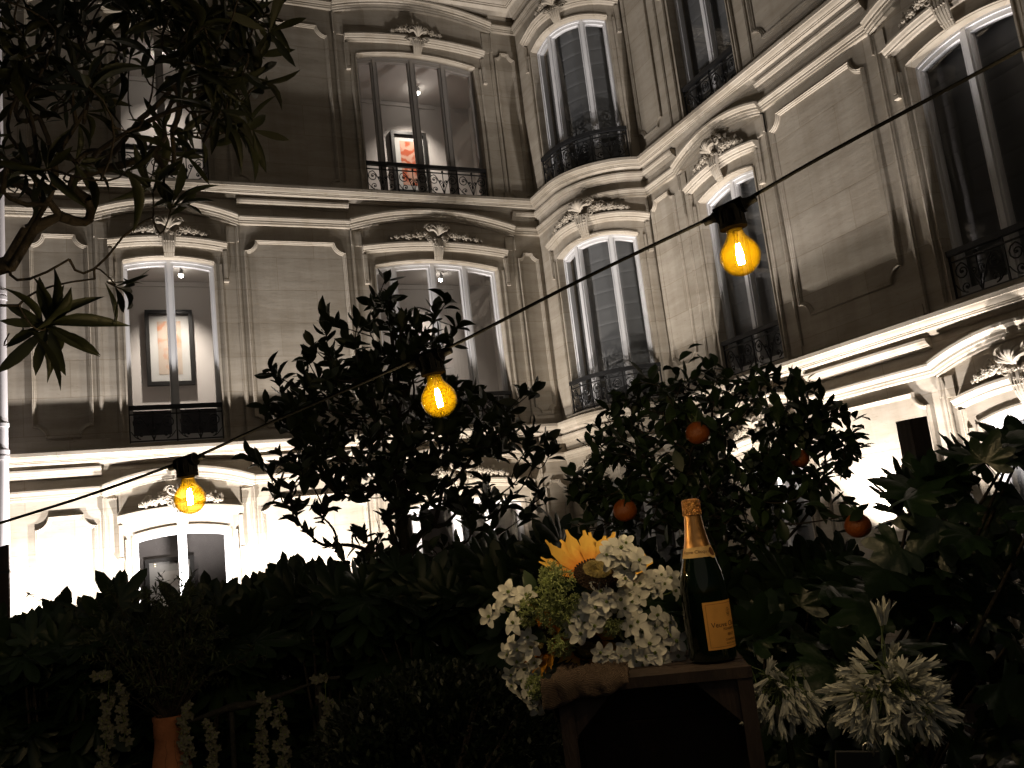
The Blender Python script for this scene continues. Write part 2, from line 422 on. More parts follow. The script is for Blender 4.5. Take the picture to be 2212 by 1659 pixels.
def wall_face(F, ua, ub, name, wins):
    mb = MB(); ztop = F3
    cols = sorted(set((w['u0'], w['u1']) for w in wins))
    edges = [ua]
    for a, b in cols: edges += [a, b]
    edges.append(ub)
    step = 0.09 if F is FB else 0.6
    for i in range(len(edges)-1):
        a, b = edges[i], edges[i+1]
        n = max(1, int(math.ceil((b-a)/step)))
        if (a, b) not in cols:
            us = [a+(b-a)*j/n for j in range(n+1)]
            for z0, z1 in ((GROUND-0.05, F1), (F1, F2), (F2, ztop)):
                mb.grid([[F(u, 0, z) for u in us] for z in (z0, z1)])
        else:
            ws = sorted([w for w in wins if w['u0'] == a], key=lambda w: w['z0'])
            n = 18; us = [a+(b-a)*j/n for j in range(n+1)]
            low = [GROUND-0.05]*(n+1)
            for w in ws:
                mb.grid([[F(u, 0, l) for u, l in zip(us, low)], [F(u, 0, w['z0']) for u in us]])
                low = [w['zs']+arch(w)(u) for u in us]
            mb.grid([[F(u, 0, l) for u, l in zip(us, low)], [F(u, 0, ztop) for u in us]])
            for w in ws:   # reveals, 0.30 deep
                ar = arch(w)
                mb.grid([[F(u, o, w['zs']+ar(u)) for u in us] for o in (0, -0.30)])
                mb.grid([[F(u, o, w['z0']) for u in us] for o in (0, -0.30)])
                for u in (a, b): mb.grid([[F(u, o, z) for z in (w['z0'], w['zs'])] for o in (0, -0.30)])
    return mb.build(name, STONE, mansion)

wall_face(FA, -1.6, BC[0]-BR, 'wall', [w for w in WIN if w['F'] is FA])
wall_face(FB, -(WY-BC[1]), UEND, 'wall', [w for w in WIN if w['F'] is FB])
wall_face(FC, 1.6, 10.433, 'wall', [w for w in WIN if w['F'] is FC])

# main cornices all along the front
CORN = [(0, 0.035), (0.165, 0.0), (0.17, -0.004), (0.17, -0.045), (0.160, -0.050), (0.156, -0.062), (0.145, -0.085), (0.128, -0.098), (0.128, -0.110),
        (0.118, -0.113), (0.118, -0.128), (0.085, -0.140), (0.06, -0.155), (0.045, -0.175), (0, -0.185)]
for ft in (F1, F2, F3):
    mb = MB(); k = 1.0 if ft < 8 else 1.55
    cols = [path(o*k) for o, z in CORN]
    mb.grid([[(x, y, ft+z*k) for x, y in c] for (o, z), c in zip(CORN, cols)])
    mb.build('cornice', STONE, mansion, smooth=True, angle=28)

SECOND = [(0, -0.185), (0.088, -0.195), (0.088, -0.222), (0.080, -0.226), (0.070, -0.250), (0.050, -0.262), (0.050, -0.272), (0.036, -0.276), (0.020, -0.300), (0, -0.305)]
ARCHI = [(0, -0.435), (0.075, -0.442), (0.075, -0.466), (0.066, -0.470), (0.055, -0.492), (0.045, -0.497), (0.045, -0.520), (0.036, -0.524), (0.034, -0.548), (0.014, -0.560), (0, -0.562)]
PEDI = [(0.0, -0.425), (0.125, -0.434), (0.125, -0.462), (0.112, -0.468), (0.098, -0.492), (0.082, -0.500), (0.082, -0.528), (0.068, -0.532), (0.064, -0.558), (0.050, -0.568), (0.05, -0.59), (0.0, -0.592)]

def bay(w):
    p = 0.335
    return w['u0']-p, w['u1']+p

for F, ua, ub in ((FA, -1.6, BC[0]-BR), (FC, 1.6, 10.433)):
    for ft in (F1, F2, F3):
        ws = sorted([w for w in WIN if w['F'] is F and w['ft'] == ft], key=lambda w: w['u0'])
        cuts = [ua]
        for w in ws: a, b = bay(w); cuts += [a, b]
        cuts.append(ub)
        for i in range(0, len(cuts), 2):
            s2 = MB(); sweep_u(s2, F, [cuts[i]+0.0, cuts[i+1]], [(o, ft+z) for o, z in SECOND]); s2.build('frieze_moulding', STONE, mansion, smooth=True, angle=28)
            s3 = MB(); sweep_u(s3, F, [cuts[i], cuts[i+1]], [(o, ft+z) for o, z in ARCHI]); s3.build('architrave', STONE, mansion, smooth=True, angle=28)
for ft in (F1, F2, F3):
    s2 = MB()
    us = [-(WY-BC[1])]+[UEND*i/26 for i in range(27)]
    sweep_u(s2, FB, us, [(o, ft+z) for o, z in SECOND]); s2.build('frieze_moulding', STONE, mansion, smooth=True, angle=28)
    s3 = MB(); sweep_u(s3, FB, us, [(o, ft+z) for o, z in ARCHI]); s3.build('architrave', STONE, mansion, smooth=True, angle=28)

# ---- carved relief: flowers, leaves and scrolls, drawn in (u, out, z) and laid on the wall
def lay(mb, F, verts, faces): mb.add([F(*v) for v in verts], faces)
class RB(MB):
    """builds in (u,o,z) space"""
    def rosette(s, u, z, r, o0, rng):
        k = rng.choice((5, 6, 6)); a0 = rng.uniform(0, 6)
        for ring, (rr, sz, oo) in enumerate(((0.62, 0.40, 0.25), (0.30, 0.26, 0.55))):
            for i in range(k):
                a = a0+2*PI*i/k+ring*0.5
                s.blob((u+rr*r*math.cos(a), o0+r*oo, z+rr*r*math.sin(a)), (sz*r, r*0.30, sz*r), nu=7, nv=4, jit=0.12, rng=rng)
        s.blob((u, o0+r*0.62, z), (0.2*r, 0.22*r, 0.2*r), nu=6, nv=4)
    def leaf(s, u, z, L, ang, o0, rng):
        c, n = math.cos(ang), math.sin(ang); W = L*0.33; vs = []; fs = []
        for i, (t, wd, oo) in enumerate(((0, .15, .15), (.3, .9, .45), (.6, 1, .55), (.85, .55, .4), (1, .05, .2))):
            for sd in (-1, 0, 1):
                x = t*L; y = sd*W*wd*(1+rng.uniform(-.15, .15))
                vs.append((u+x*c-y*n, o0+L*0.45*oo*(1.0 if sd == 0 else 0.45), z+x*n+y*c))
        for i in range(4):
            for j in range(2): fs.append((i*3+j, i*3+j+1, i*3+j+4, i*3+j+3))
        s.add(vs, fs)
    def scroll(s, u, z, r, sgn, o0, turns=1.6, th=0.3):
        pts = []; rad = []
        for i in range(26):
            t = i/25; a = t*turns*2*PI; rr = r*(1-0.8*t)
            pts.append((u+sgn*rr*math.cos(a), o0+r*0.35*t, z+rr*math.sin(a))); rad.append(r*th*(1-0.55*t))
        s.tube(pts, rad, 6)

def ornament(w, rng):
    F = w['F']; uc = (w['u0']+w['u1'])/2; zc = w['zs']+w['rise']; half = (w['u1']-w['u0'])/2
    b = RB(); top = w['ft'] > 8
    H = 0.58 if not top else 0.42
    wk = 0.085
    # fluted keystone bracket, wider and prouder at its top
    for i, (dx, rr) in enumerate(((-0.062, 0.020), (-0.031, 0.023), (0, 0.026), (0.031, 0.023), (0.062, 0.020))):
        pts = []; rad = []
        for j in range(9):
            t = j/8; k = 0.72+0.55*t
            pts.append((uc+dx*k, 0.045+0.07*t+0.035*math.sin(t*PI), zc-0.015+t*H*0.55)); rad.append(rr*(0.8+0.35*t))
        b.tube(pts, rad, 6)
        for j in range(4): b.blob((uc+dx*0.9, 0.075+0.02*j, zc+0.03+0.05*j), (0.011, 0.02, 0.013), nu=6, nv=4)
    # cartouche: ribbed shell under a curled cap
    zz = zc+H*0.72
    for i in range(7):
        a = R(-66+22*i)
        pts = [(uc+t*0.135*math.sin(a), 0.13+0.09*math.sin(t*PI*0.8), zz-0.06+t*0.17*math.cos(a)) for t in np.linspace(0, 1, 7)]
        b.tube(pts, [0.012+0.016*t for t in np.linspace(0, 1, 7)], 6)
    for sg in (-1, 1):
        b.scroll(uc+sg*0.125, zz+0.055, 0.066, sg, 0.11)
        b.scroll(uc+sg*0.135, zz-0.105, 0.052, sg, 0.09)
        b.leaf(uc+sg*0.06, zz-0.12, 0.17, PI/2-sg*0.9, 0.06, rng)
    for i in range(7):
        b.rosette(uc+rng.uniform(-0.12, 0.12), zz-0.14+rng.uniform(-0.06, 0.07), rng.uniform(0.026, 0.046), 0.12, rng)
    b.blob((uc, 0.13, zz+0.01), (0.05, 0.05, 0.06), nu=10, nv=6)
    # garland each side, dying away, following the hood
    reach = min(half*0.86, 0.74); n = 7 if not top else 4
    if top: reach *= 0.55
    hz = w['zs']+0.335
    for sg in (-1, 1):
        for i in range(n):
            t = (i+0.7)/n; u = uc+sg*(0.13+(reach-0.13)*t)
            z = hz+w['rise']*(1-((u-uc)/(half*1.2))**2)+0.055*(1-t)+rng.uniform(-.012, .012)
            r = (0.082 if i % 2 else 0.060)*(1-0.45*t)
            b.rosette(u, z, r, 0.075, rng)
            for k in range(3):
                b.leaf(u+rng.uniform(-.02, .02), z+rng.uniform(-.02, .02), r*rng.uniform(1.4, 2.2), rng.uniform(0, 2*PI), 0.055, rng)
            if i < n-2: b.rosette(u+sg*0.03, z+0.055*(1-t)+.012, r*0.6, 0.06, rng)
    m = MB(); m.add([F(*v) for v in b.v], b.f)
    return m

def tubes_on(mb, F, pts, rad, n=5): mb.tube([F(*p) for p in pts], rad, n)

def railing(w):
    """a low wrought-iron window guard with scroll panels"""
    F = w['F']; u0, u1 = w['u0']+0.005, w['u1']-0.005; zb = w['ft']-3.57 if w['ft'] < 8 else F2
    if w['ft'] == F1: return
    zb += 0.06; zt = zb+0.42; o = -0.035
    if F is FB: o = 0.03
    mb = MB(); ns = 14 if F is FB else 1
    if F is FB: u0 -= 0.03; u1 += 0.03
    ubox(mb, F, u0-0.01, u1+0.01, o-0.03, o+0.03, zt, zt+0.055, ns)
    rail = mb.build('balcony_railing', IRON, mansion)
    s = MB()
    us = [u0+(u1-u0)*i/ns for i in range(ns+1)]
    for z in (zb+0.015, zt-0.06): ubox(s, F, u0, u1, o-0.008, o+0.008, z-0.008, z+0.008, ns)
    L = u1-u0; npan = max(2, round(L/0.52)); pw = L/npan
    for i in range(npan+1):
        u = u0+pw*i; ubox(s, F, u-0.009, u+0.009, o-0.009, o+0.009, zb-0.02, zt)
    z0, z1 = zb+0.02, zt-0.065; hh = z1-z0
    for i in range(npan):
        c = u0+pw*(i+0.5)
        for sg in (-1, 1):
            def spiral(uc, zc, r, a0, turns, dirn):
                pts = []
                for k in range(15):
                    t = k/14; a = a0+dirn*turns*2*PI*t; rr = r*(1-0.82*t)
                    pts.append((uc+rr*math.cos(a), o, zc+rr*math.sin(a)))
                return pts
            # big C scroll
            up = spiral(c+sg*pw*0.30, z0+hh*0.68, hh*0.25, PI/2 if sg > 0 else PI/2, 1.4, -sg)
            tubes_on(s, F, up, 0.0075, 5)
            tail = [(c+sg*pw*(0.30-0.30*t), o, z0+hh*(0.93-0.93*t**1.6)) for t in np.linspace(0, 1, 9)]
            tubes_on(s, F, tail, 0.0075, 5)
            lo = spiral(c+sg*pw*0.27, z0+hh*0.22, hh*0.16, -PI/2, 1.2, sg)
            tubes_on(s, F, lo, 0.0065, 5)
            br = [(c+sg*pw*(0.27+0.2*t), o, z0+hh*(0.06+0.30*t*t)) for t in np.linspace(0, 1, 6)]
            tubes_on(s, F, br, 0.006, 5)
            sp = spiral(c+sg*pw*0.10, z0+hh*0.60, hh*0.11, -PI/2, 1.1, -sg)
            tubes_on(s, F, sp, 0.006, 5)
            for q in ((0.30, 0.68), (0.27, 0.22), (0.10, 0.60)):
                p = F(c+sg*pw*q[0], o, z0+hh*q[1]); s.blob(p, (0.015, 0.015, 0.015), nu=6, nv=4)
        tubes_on(s, F, [(c, o, z0), (c, o, z1)], 0.0075, 5)
        s.blob(F(c, o, z0+hh*0.42), (0.02, 0.02, 0.035), nu=6, nv=5)
        s.blob(F(c, o, z1+0.03), (0.02, 0.02, 0.02), nu=6, nv=5)
    s.build('scrollwork', IRON, rail, smooth=True, angle=50)

LAB = {}
orng = random.Random(11)
for w in WIN:
    F = w['F']; u0, u1, z0, zs = w['u0'], w['u1'], w['z0'], w['zs']; ar = arch(w); n = 18
    us = [u0+(u1-u0)*i/n for i in range(n+1)]; L = u1-u0
    o1, o0 = -0.13, -0.20     # front and back of the joinery
    if F is FB: o1, o0 = -0.11, -0.18
    # frame
    fr = MB()
    sweep_u(fr, F, us, [(o1, -0.075), (o1, 0.0), (o0, 0.0), (o0, -0.075), (o1, -0.075)], lambda u: zs+ar(u))
    sweep_u(fr, F, us, [(o1+0.018, -0.028), (o1+0.018, 0.0), (o1, 0.0), (o1, -0.028), (o1+0.018, -0.028)], lambda u: zs+ar(u))
    sw = 0.055
    for a, b in ((u0, u0+sw), (u1-sw, u1)):
        ubox(fr, F, a, b, o0, o1, z0, zs-0.0745+ar(a)*0.4, 1)
        a2, b2 = (a, a+0.022) if a == u0 else (b-0.022, b)
        ubox(fr, F, a2, b2, o1, o1+0.018, z0, zs-0.03, 1)
    ubox(fr, F, u0+sw, u1-sw, o0, o1-0.002, z0, z0+0.12, seg(F, L))
    for _, f, wd in w['lights']:
        um = u0+L*f
        ubox(fr, F, um-wd/2, um+wd/2, o0+0.002, o1-0.003, z0+0.121, zs+ar(um)-0.074, 2)
        ubox(fr, F, um-wd*0.24, um+wd*0.24, o1-0.003, o1+0.020, z0+0.02, zs+ar(um)-0.02, 1)
        for sg in (-1, 1):
            ubox(fr, F, um+sg*wd*0.44-0.006, um+sg*wd*0.44+0.006, o1-0.003, o1+0.007, z0+0.125, zs+ar(um)-0.08, 1)
    wobj = fr.build('window', w['paint'], mansion)
    # glass
    gl = MB(); og = o0+0.03
    ug = [u0+0.03+(L-0.06)*i/n for i in range(n+1)]
    gl.grid([[F(u, og, z0+0.05) for u in ug], [F(u, og, zs-0.03+ar(u)) for u in ug]])
    gl.build('pane', GLASS, wobj, smooth=True, angle=180)
    if not w['lit']:
        bl = MB(); ob = -0.27 if F is not FB else -0.25
        zt = zs+0.25; rows = []
        zz = z0+0.03; k = 0
        while zz < zt:
            for dz, do in ((0.0, 0.0), (0.008, 0.0028), (0.05, 0.002), (0.19, 0.0), (0.226, 0.001), (0.236, -0.0015)):
                rows.append([F(u, ob+do, zz+dz) for u in [u0-0.08+(L+0.16)*i/12 for i in range(13)]])
            zz += 0.24
        bl.grid(rows)
        bl.build('blind', BLIND, wobj, smooth=True, angle=60)
    # stone surround: side strips, ears, hood and, over it, the bowed piece of the architrave
    a, b = bay(w); su = MB()
    zf = {F1: GROUND, F2: F1+0.04, F3: F2+0.04}[w['ft']]
    zarch = w['ft']-0.56
    hood = [(0.0, 0.30), (0.105, 0.292), (0.105, 0.268), (0.092, 0.262), (0.078, 0.238), (0.060, 0.228), (0.060, 0.212), (0.042, 0.206), (0.03, 0.186), (0.0, 0.18)]
    e0, e1 = u0-0.175, u1+0.175; hn = 22
    uh = [e0+(e1-e0)*i/hn for i in range(hn+1)]
    ah = arch(w, 1.30)
    ws2 = dict(w); 
    sweep_u(su, F, uh, [(o, zs-0.02+z) for o, z in hood], ah)
    for sg, ue in ((-1, e0), (1, e1)):
        # ear dropping from the hood end, then the long jamb bead
        x0, x1 = (ue, ue+0.062) if sg < 0 else (ue-0.062, ue)
        ubox(su, F, x0, x1, 0.0, 0.046, zs-0.24, zs+0.162, 1)
        ubox(su, F, x0+0.012, x1-0.012, 0.046, 0.060, zs-0.225, zs+0.160, 1)
        ubox(su, F, x0, x1, 0.0, 0.058, zs-0.275, zs-0.241, 1)
        j0, j1 = (u0-0.105, u0-0.070) if sg < 0 else (u1+0.070, u1+0.105)
        ubox(su, F, j0, j1, 0.0, 0.026, zf, zs-0.02, 1)
        ubox(su, F, j0+0.010, j1-0.010, 0.026, 0.036, zf, zs-0.02, 1)
        r0, r1 = (u0-0.022, u0-0.004) if sg < 0 else (u1+0.004, u1+0.022)
        ubox(su, F, r0, r1, 0.0, 0.016, zf, zs+0.0, 1)
        if F is not FB:
            k0, k1 = (a, a+0.05) if sg < 0 else (b-0.05, b)
            ubox(su, F, k0, k1, 0.0, 0.020, zf, zarch-0.03, 1)
            ubox(su, F, k0+0.014, k1-0.014, 0.020, 0.028, zf, zarch-0.035, 1)
            # step of the whole bay up to the pediment
            ubox(su, F, (a if sg < 0 else b-0.16), (a+0.16 if sg < 0 else b), 0.0, 0.018, zs+0.30, zarch-0.04, 1)
    ubox(su, F, e0+0.01, e1-0.01, 0.0, 0.10, w['z0']-0.055, w['z0']-0.002, seg(F, L)) if w['ft'] != F1 else None
    sweep_u(su, F, us, [(0.0, 0.035), (0.018, 0.033), (0.020, 0.012), (0.0, 0.006)], lambda u: zs+ar(u))
    if F is not FB:
        un = [a+(b-a)*i/hn for i in range(hn+1)]; pr = 0.17 if L < 1.5 else 0.20
        c = (a+b)/2; h = (b-a)/2
        sweep_u(su, F, un, [(o, w['ft']+z) for o, z in PEDI], lambda u: pr*(1-((u-c)/h)**2)**1.0)
        for x0, x1 in ((a, a+0.012), (b-0.012, b)): ubox(su, F, x0, x1, 0, 0.05, zs+0.31, w['ft']-0.57, 1)
    surround = su.build('window_surround', STONE, mansion, smooth=True, angle=28)
    ornament(w, orng).build('carved_ornament', STONE, surround, smooth=True, angle=55)
    railing(w)

# wall panels with scooped upper and lower corners
def panel(F, u0, u1, z0, z1, r):
    r = min(r, (u1-u0)*0.36)
    pts = []
    def notch(cx, cz, sx, sz, flip):
        q = [(cx+sx*r*1.0, cz)]
        arc = [(cx+sx*r*(0.90*math.sin(t)), cz+sz*r*(0.90*math.cos(t))) for t in np.linspace(PI/2, 0, 8)]
        q = [(cx+sx*r, cz), ]+arc+[(cx, cz+sz*r)]
        return q[::-1] if flip else q
    pts += notch(u0, z0, 1, 1, True)
    pts += notch(u1, z0, -1, 1, False)
    pts += notch(u1, z1, -1, -1, True)
    pts += notch(u0, z1, 1, -1, False)
    pts = np.array(pts); n = len(pts)
    mb = MB(); prof = [(0.0, 0.0), (0.0, 0.034), (0.010, 0.040), (0.018, 0.030), (0.026, 0.032), (0.036, 0.018), (0.046, 0.016), (0.05, 0.0)]
    nr = []
    for i in range(n):
        d1 = pts[i]-pts[i-1]; d2 = pts[(i+1) % n]-pts[i]
        d1 = d1/(np.linalg.norm(d1)+1e-9); d2 = d2/(np.linalg.norm(d2)+1e-9)
        n1 = np.array([-d1[1], d1[0]]); n2 = np.array([-d2[1], d2[0]])
        m = n1+n2; m /= np.linalg.norm(m)+1e-9; m /= max(0.5, m@n1); nr.append(m)
    rows = []
    for off, o in prof: rows.append([F(p[0]+m[0]*off, o, p[1]+m[1]*off) for p, m in zip(pts, nr)])
    mb.grid(rows, closed_u=True)
    mb.build('wall_panel', STONE, mansion, smooth=True, angle=28)
for dz, ft in ((-3.57, F1), (0, F2), (3.42, F3)):
    zb = 2.10+dz if dz > -3 else GROUND+0.5; za_ = 1.84+dz if dz > -3 else GROUND+0.3
    panel(FA, -0.86, -0.18, za_, 4.47+dz, 0.16)
    panel(FA, 1.76, 3.18, za_, 4.47+dz, 0.17)
    panel(FA, 5.90, 6.26, za_, 4.40+dz, 0.11)
    panel(FC, 9.78, 10.36, zb, 4.56+dz, 0.12)
    panel(FC, 6.26, 7.74, zb, 4.56+dz, 0.17)
    panel(FC, 2.6, 4.1, zb, 4.56+dz, 0.17)
# plinth course under the first-floor and second-floor windows
for z in (F1+0.10, F2+0.10):
    for F, a, b in ((FA, -1.6, 0.0), (FA, 1.62, 3.33), (FA, 5.80, 6.33), (FC, 1.6, 4.3), (FC, 6.1, 7.8), (FC, 9.62, 10.43)):
        mb = MB(); sweep_u(mb, F, [a, b], [(0, z+0.05), (0.022, z+0.045), (0.026, z), (0.026, z-0.07), (0, z-0.07)]); mb.build('plinth_course', STONE, mansion)

# drainpipe at the left end
mb = MB(); px_ = -1.15
mb.tube([(px_, WY-0.22, GROUND), (px_, WY-0.22, F1-0.10)], 0.055, 16)
mb.tube([(px_, WY-0.22, F1-0.10), (px_, WY-0.22, F1+0.15)], 0.055, 16)
mb.tube([(px_, WY-0.22, F1+0.15), (px_, WY-0.22, 9.2)], 0.055, 16)
dp = mb.build('drainpipe', PIPE, mansion, smooth=True, angle=50)
for z in (F1-0.05, F1+0.02, F1+0.34, 3.55, 3.62, 5.0, 7.0):
    c = MB(); c.tube([(px_, WY-0.22, z-0.022), (px_, WY-0.22, z+0.022)], 0.068, 16); c.build('collar', PIPE, dp, smooth=True, angle=50)
# roof: a dark slate slope above the top cornice
mb = MB()
mb.grid([[(x, y, z) for x, y in path(o)] for o, z in ((0.0, F3-0.02), (-0.5, F3+1.7), (-2.5, F3+2.3))])
mb.build('roof', SLATE, mansion)
# the bodies of the two wings behind their fronts, so no sky shows through
mb = MB(); mb.box((2.4, 17.2, 3.4), (8.4, 0.1, 10.2)); mb.box((10.6, 7.0, 3.4), (0.1, 20.5, 10.2))
mb.box((2.4, 14.6, F3-0.1), (8.4, 5.0, 0.1)); mb.box((-1.65, 14.7, 3.4), (0.1, 5.0, 10.2))
mb.box((8.95, 6.5, F3-0.1), (3.2, 10.5, 0.1)); mb.box((8.95, 1.55, 3.4), (3.3, 0.1, 10.2))
mb.build('rear_wall', STONE, mansion)

# lit gallery rooms behind the left wing's windows
YB = 13.9
lampspots = []
for z0, z1 in ((-1.6, 0.86), (1.70, 4.40), (5.24, 7.73)):
    mb = MB(); x0, x1, y0 = -0.6, 6.1, WY+0.27
    v = [(x0, y0, z0), (x1, y0, z0), (x1, YB, z0), (x0, YB, z0), (x0, y0, z1), (x1, y0, z1), (x1, YB, z1), (x0, YB, z1)]
    mb.add(v, [(0, 1, 2, 3), (4, 7, 6, 5), (3, 2, 6, 7), (0, 3, 7, 4), (1, 5, 6, 2)])
    mb.box(((x0+x1)/2-0.3, YB-0.02, z1-0.04), (6.0, 0.03, 0.07)) 
    if abs(z0-1.70) < 0.01:
        for xa, xb in ((0.10, 1.50), (3.4, 5.7)):
            lp_ = MB(); lp_.box(((xa+xb)/2, WY+0.32, z0+0.245), (xb-xa, 0.05, 0.49)); lp_.build('low_panel', mat('dark_plum_paint', (0.050, 0.040, 0.043), 0.6, var=0.1), mansion)
    mb.build('room', ROOM if z0 > 0 else mat('dimmed_room_plaster', (0.14, 0.13, 0.125), 0.9, var=0.05), mansion)  # ground-floor plaster darkened in colour so the room reads as dimly lit

# ------------------------------------------------------------------ pictures and ceiling lamps in the rooms
def art_mat(name, base, ink, scale, thr):
    m, n, l, b = nmat(name)
    tc = n.new('ShaderNodeTexCoord'); wv = n.new('ShaderNodeTexWave'); wv.wave_type = 'RINGS'
    wv.inputs['Scale'].default_value = scale; wv.inputs['Distortion'].default_value = 9; wv.inputs['Detail'].default_value = 4; wv.inputs['Detail Scale'].default_value = 1.4
    l.new(tc.outputs['Object'], wv.inputs['Vector'])
    nz = n.new('ShaderNodeTexNoise'); nz.inputs['Scale'].default_value = scale*1.3; nz.inputs['Detail'].default_value = 5; l.new(tc.outputs['Object'], nz.inputs['Vector'])
    mu = n.new('ShaderNodeMath'); mu.operation = 'MULTIPLY'; l.new(wv.outputs['Fac'], mu.inputs[0]); l.new(nz.outputs[0], mu.inputs[1])
    rp = n.new('ShaderNodeValToRGB'); rp.color_ramp.elements[0].position = thr; rp.color_ramp.elements[1].position = thr+0.3
    rp.color_ramp.elements[0].color = (*base, 1); rp.color_ramp.elements[1].color = (*ink, 1)
    l.new(mu.outputs[0], rp.inputs[0]); l.new(rp.outputs[0], b.inputs['Base Color']); b.inputs['Roughness'].default_value = 0.9
    return m
ART_R = art_mat('red_chalk_drawing', (0.52, 0.30, 0.22), (0.40, 0.08, 0.03), 3.0, 0.12)
ART_P = art_mat('faint_chalk_drawing', (0.42, 0.35, 0.29), (0.44, 0.17, 0.08), 2.2, 0.42)
ART_G = art_mat('grey_sketch', (0.62, 0.60, 0.56), (0.40, 0.36, 0.33), 2.2, 0.3)
def picture(x0, x1, z0, z1, art, label, mw=0.10, aw=0.18, fw=0.055):
    t = thing('framed_picture', label, 'picture', ((x0+x1)/2, YB-0.03, z0), 'framed drawings in the gallery rooms')
    f = MB(); y0, y1 = YB-0.10, YB-0.003
    for a, b, c, d in ((x0, x1, z1-fw, z1), (x0, x1, z0, z0+fw), (x0, x0+fw, z0+fw, z1-fw), (x1-fw, x1, z0+fw, z1-fw)):
        f.box(((a+b)/2, (y0+y1)/2, (c+d)/2), (b-a, y1-y0, d-c))
    f.build('frame', BLACKF, t)
    m = MB(); m.box(((x0+x1)/2, YB-0.045, (z0+z1)/2), (x1-x0-2*fw+0.01, 0.01, z1-z0-2*fw+0.01)); m.build('mount', MATB, t)
    a = MB(); a.box(((x0+x1)/2, YB-0.052, (z0+z1)/2), (x1-x0-2*aw, 0.004, z1-z0-2*aw)); a.build('drawing', art, t)
picture(0.52, 1.18, 2.80, 3.94, ART_P, 'dark framed faint chalk drawing behind the left first-floor window', aw=0.165)
picture(4.57, 5.21, 6.02, 7.15, ART_R, 'dark framed red chalk drawing behind the wide top-floor window', aw=0.16)
picture(0.38, 1.03, -0.85, 0.31, ART_G, 'dark framed pale drawing behind the bright ground-floor window', aw=0.19)
LENS = emit('lamp_lens', (1.0, 0.93, 0.82), 60.0)
HOUS = mat('lamp_housing', (0.5, 0.5, 0.5), 0.5, var=0.05)
def ceiling_spot(x, y, z, label, watts, target):
    t = thing('ceiling_spotlight', label, 'ceiling light', (x, y, z), 'gallery ceiling spotlights')
    d = np.array(target, float)-np.array((x, y, z-0.06)); M = basis((0, 0, 1)); d /= np.linalg.norm(d)
    Bz = basis(d); M = np.array([Bz[:, 0], Bz[:, 2], Bz[:, 1]]).T
    h = MB(); h.tube([(x, y, z), (x, y, z-0.05)], 0.012, 8); c = np.array((x, y, z-0.06))
    h.tube([c-d*0.03, c+d*0.05], 0.028, 12); h.build('housing', HOUS, t, smooth=True)
    l_ = MB(); l_.blob(c+d*0.053, (0.034, 0.034, 0.034), nu=10, nv=6); l_.build('lamp', LENS, t, smooth=True)
    L = bpy.data.lights.new('spot', 'SPOT'); L.energy = watts; L.color = (1.0, 0.90, 0.78); L.spot_size = R(95); L.spot_blend = 1.0; L.shadow_soft_size = 0.03
    o = bpy.data.objects.new('spot', L); link(o); o.location = c+d*0.09
    o.rotation_euler = Vector(d).to_track_quat('-Z', 'Y').to_euler(); attach(o, t)
ceiling_spot(1.01, 13.17, 4.39, 'bright ceiling spot behind the left first-floor window', 230, (0.80, YB, 1.9))
ceiling_spot(4.95, 13.27, 7.72, 'bright ceiling spot behind the wide top-floor window', 135, (4.9, YB, 6.0))
ceiling_spot(4.99, 13.19, 4.39, 'bright ceiling spot behind the wide first-floor window', 75, (4.7, YB, 2.6))
ceiling_spot(0.86, 13.10, 7.72, 'small ceiling spot behind the top-floor window in the leaves', 60, (0.95, YB, 6.2))
ceiling_spot(0.62, 13.1, 0.85, 'ceiling spot behind the bright ground-floor window', 10, (0.7, YB, -0.4))

# ------------------------------------------------------------------ uplights on the ground
FLH = mat('uplight_housing', (0.03, 0.03, 0.03), 0.5, var=0.1)
FLL = emit('uplight_lens', (1.0, 0.92, 0.82), 12.0)
FT = ['beside the drainpipe', 'below the left window', 'below the blank wall between the windows', 'below the wide window', 'before the bowed corner', 'below the narrow window', 'below the right wing panel', 'below the right wing window']
def uplight(i, x, y, dx, dy, watts, col, cone):
    t = thing('uplight', 'small black uplight on the ground '+FT[i], 'uplight', (x, y, GROUND), 'uplights along the foot of the mansion')
    d = np.array([dx, dy, 1.0]); d /= np.linalg.norm(d); c = np.array([x, y, GROUND+FLZ])
    b = MB(); b.tube([(x, y, GROUND-0.02), (x, y, GROUND+0.03)], 0.06, 12); b.tube([(x, y, GROUND+0.03), (x, y, GROUND+FLZ-0.06)], 0.014, 8); b.build('stake', FLH, t, smooth=True, angle=40)
    h = MB(); h.tube([c-d*0.07, c-d*0.02, c+d*0.05], [0.05, 0.075, 0.085], 16, cap=True); h.build('housing', FLH, t, smooth=True, angle=50)
    l_ = MB(); l_.tube([c+d*0.0505, c+d*0.056], 0.07, 16); l_.build('lens', FLL, t)
    L = bpy.data.lights.new('uplight_beam', 'SPOT'); L.energy = watts; L.color = col; L.spot_size = R(cone); L.spot_blend = 0.5; L.shadow_soft_size = 0.05
    o = bpy.data.objects.new('uplight_beam', L); link(o); o.location = c+d*0.12
    o.rotation_euler = Vector(d).to_track_quat('-Z', 'Y').to_euler(); attach(o, t)
for i, a in enumerate(FLOODS): uplight(i, *a)

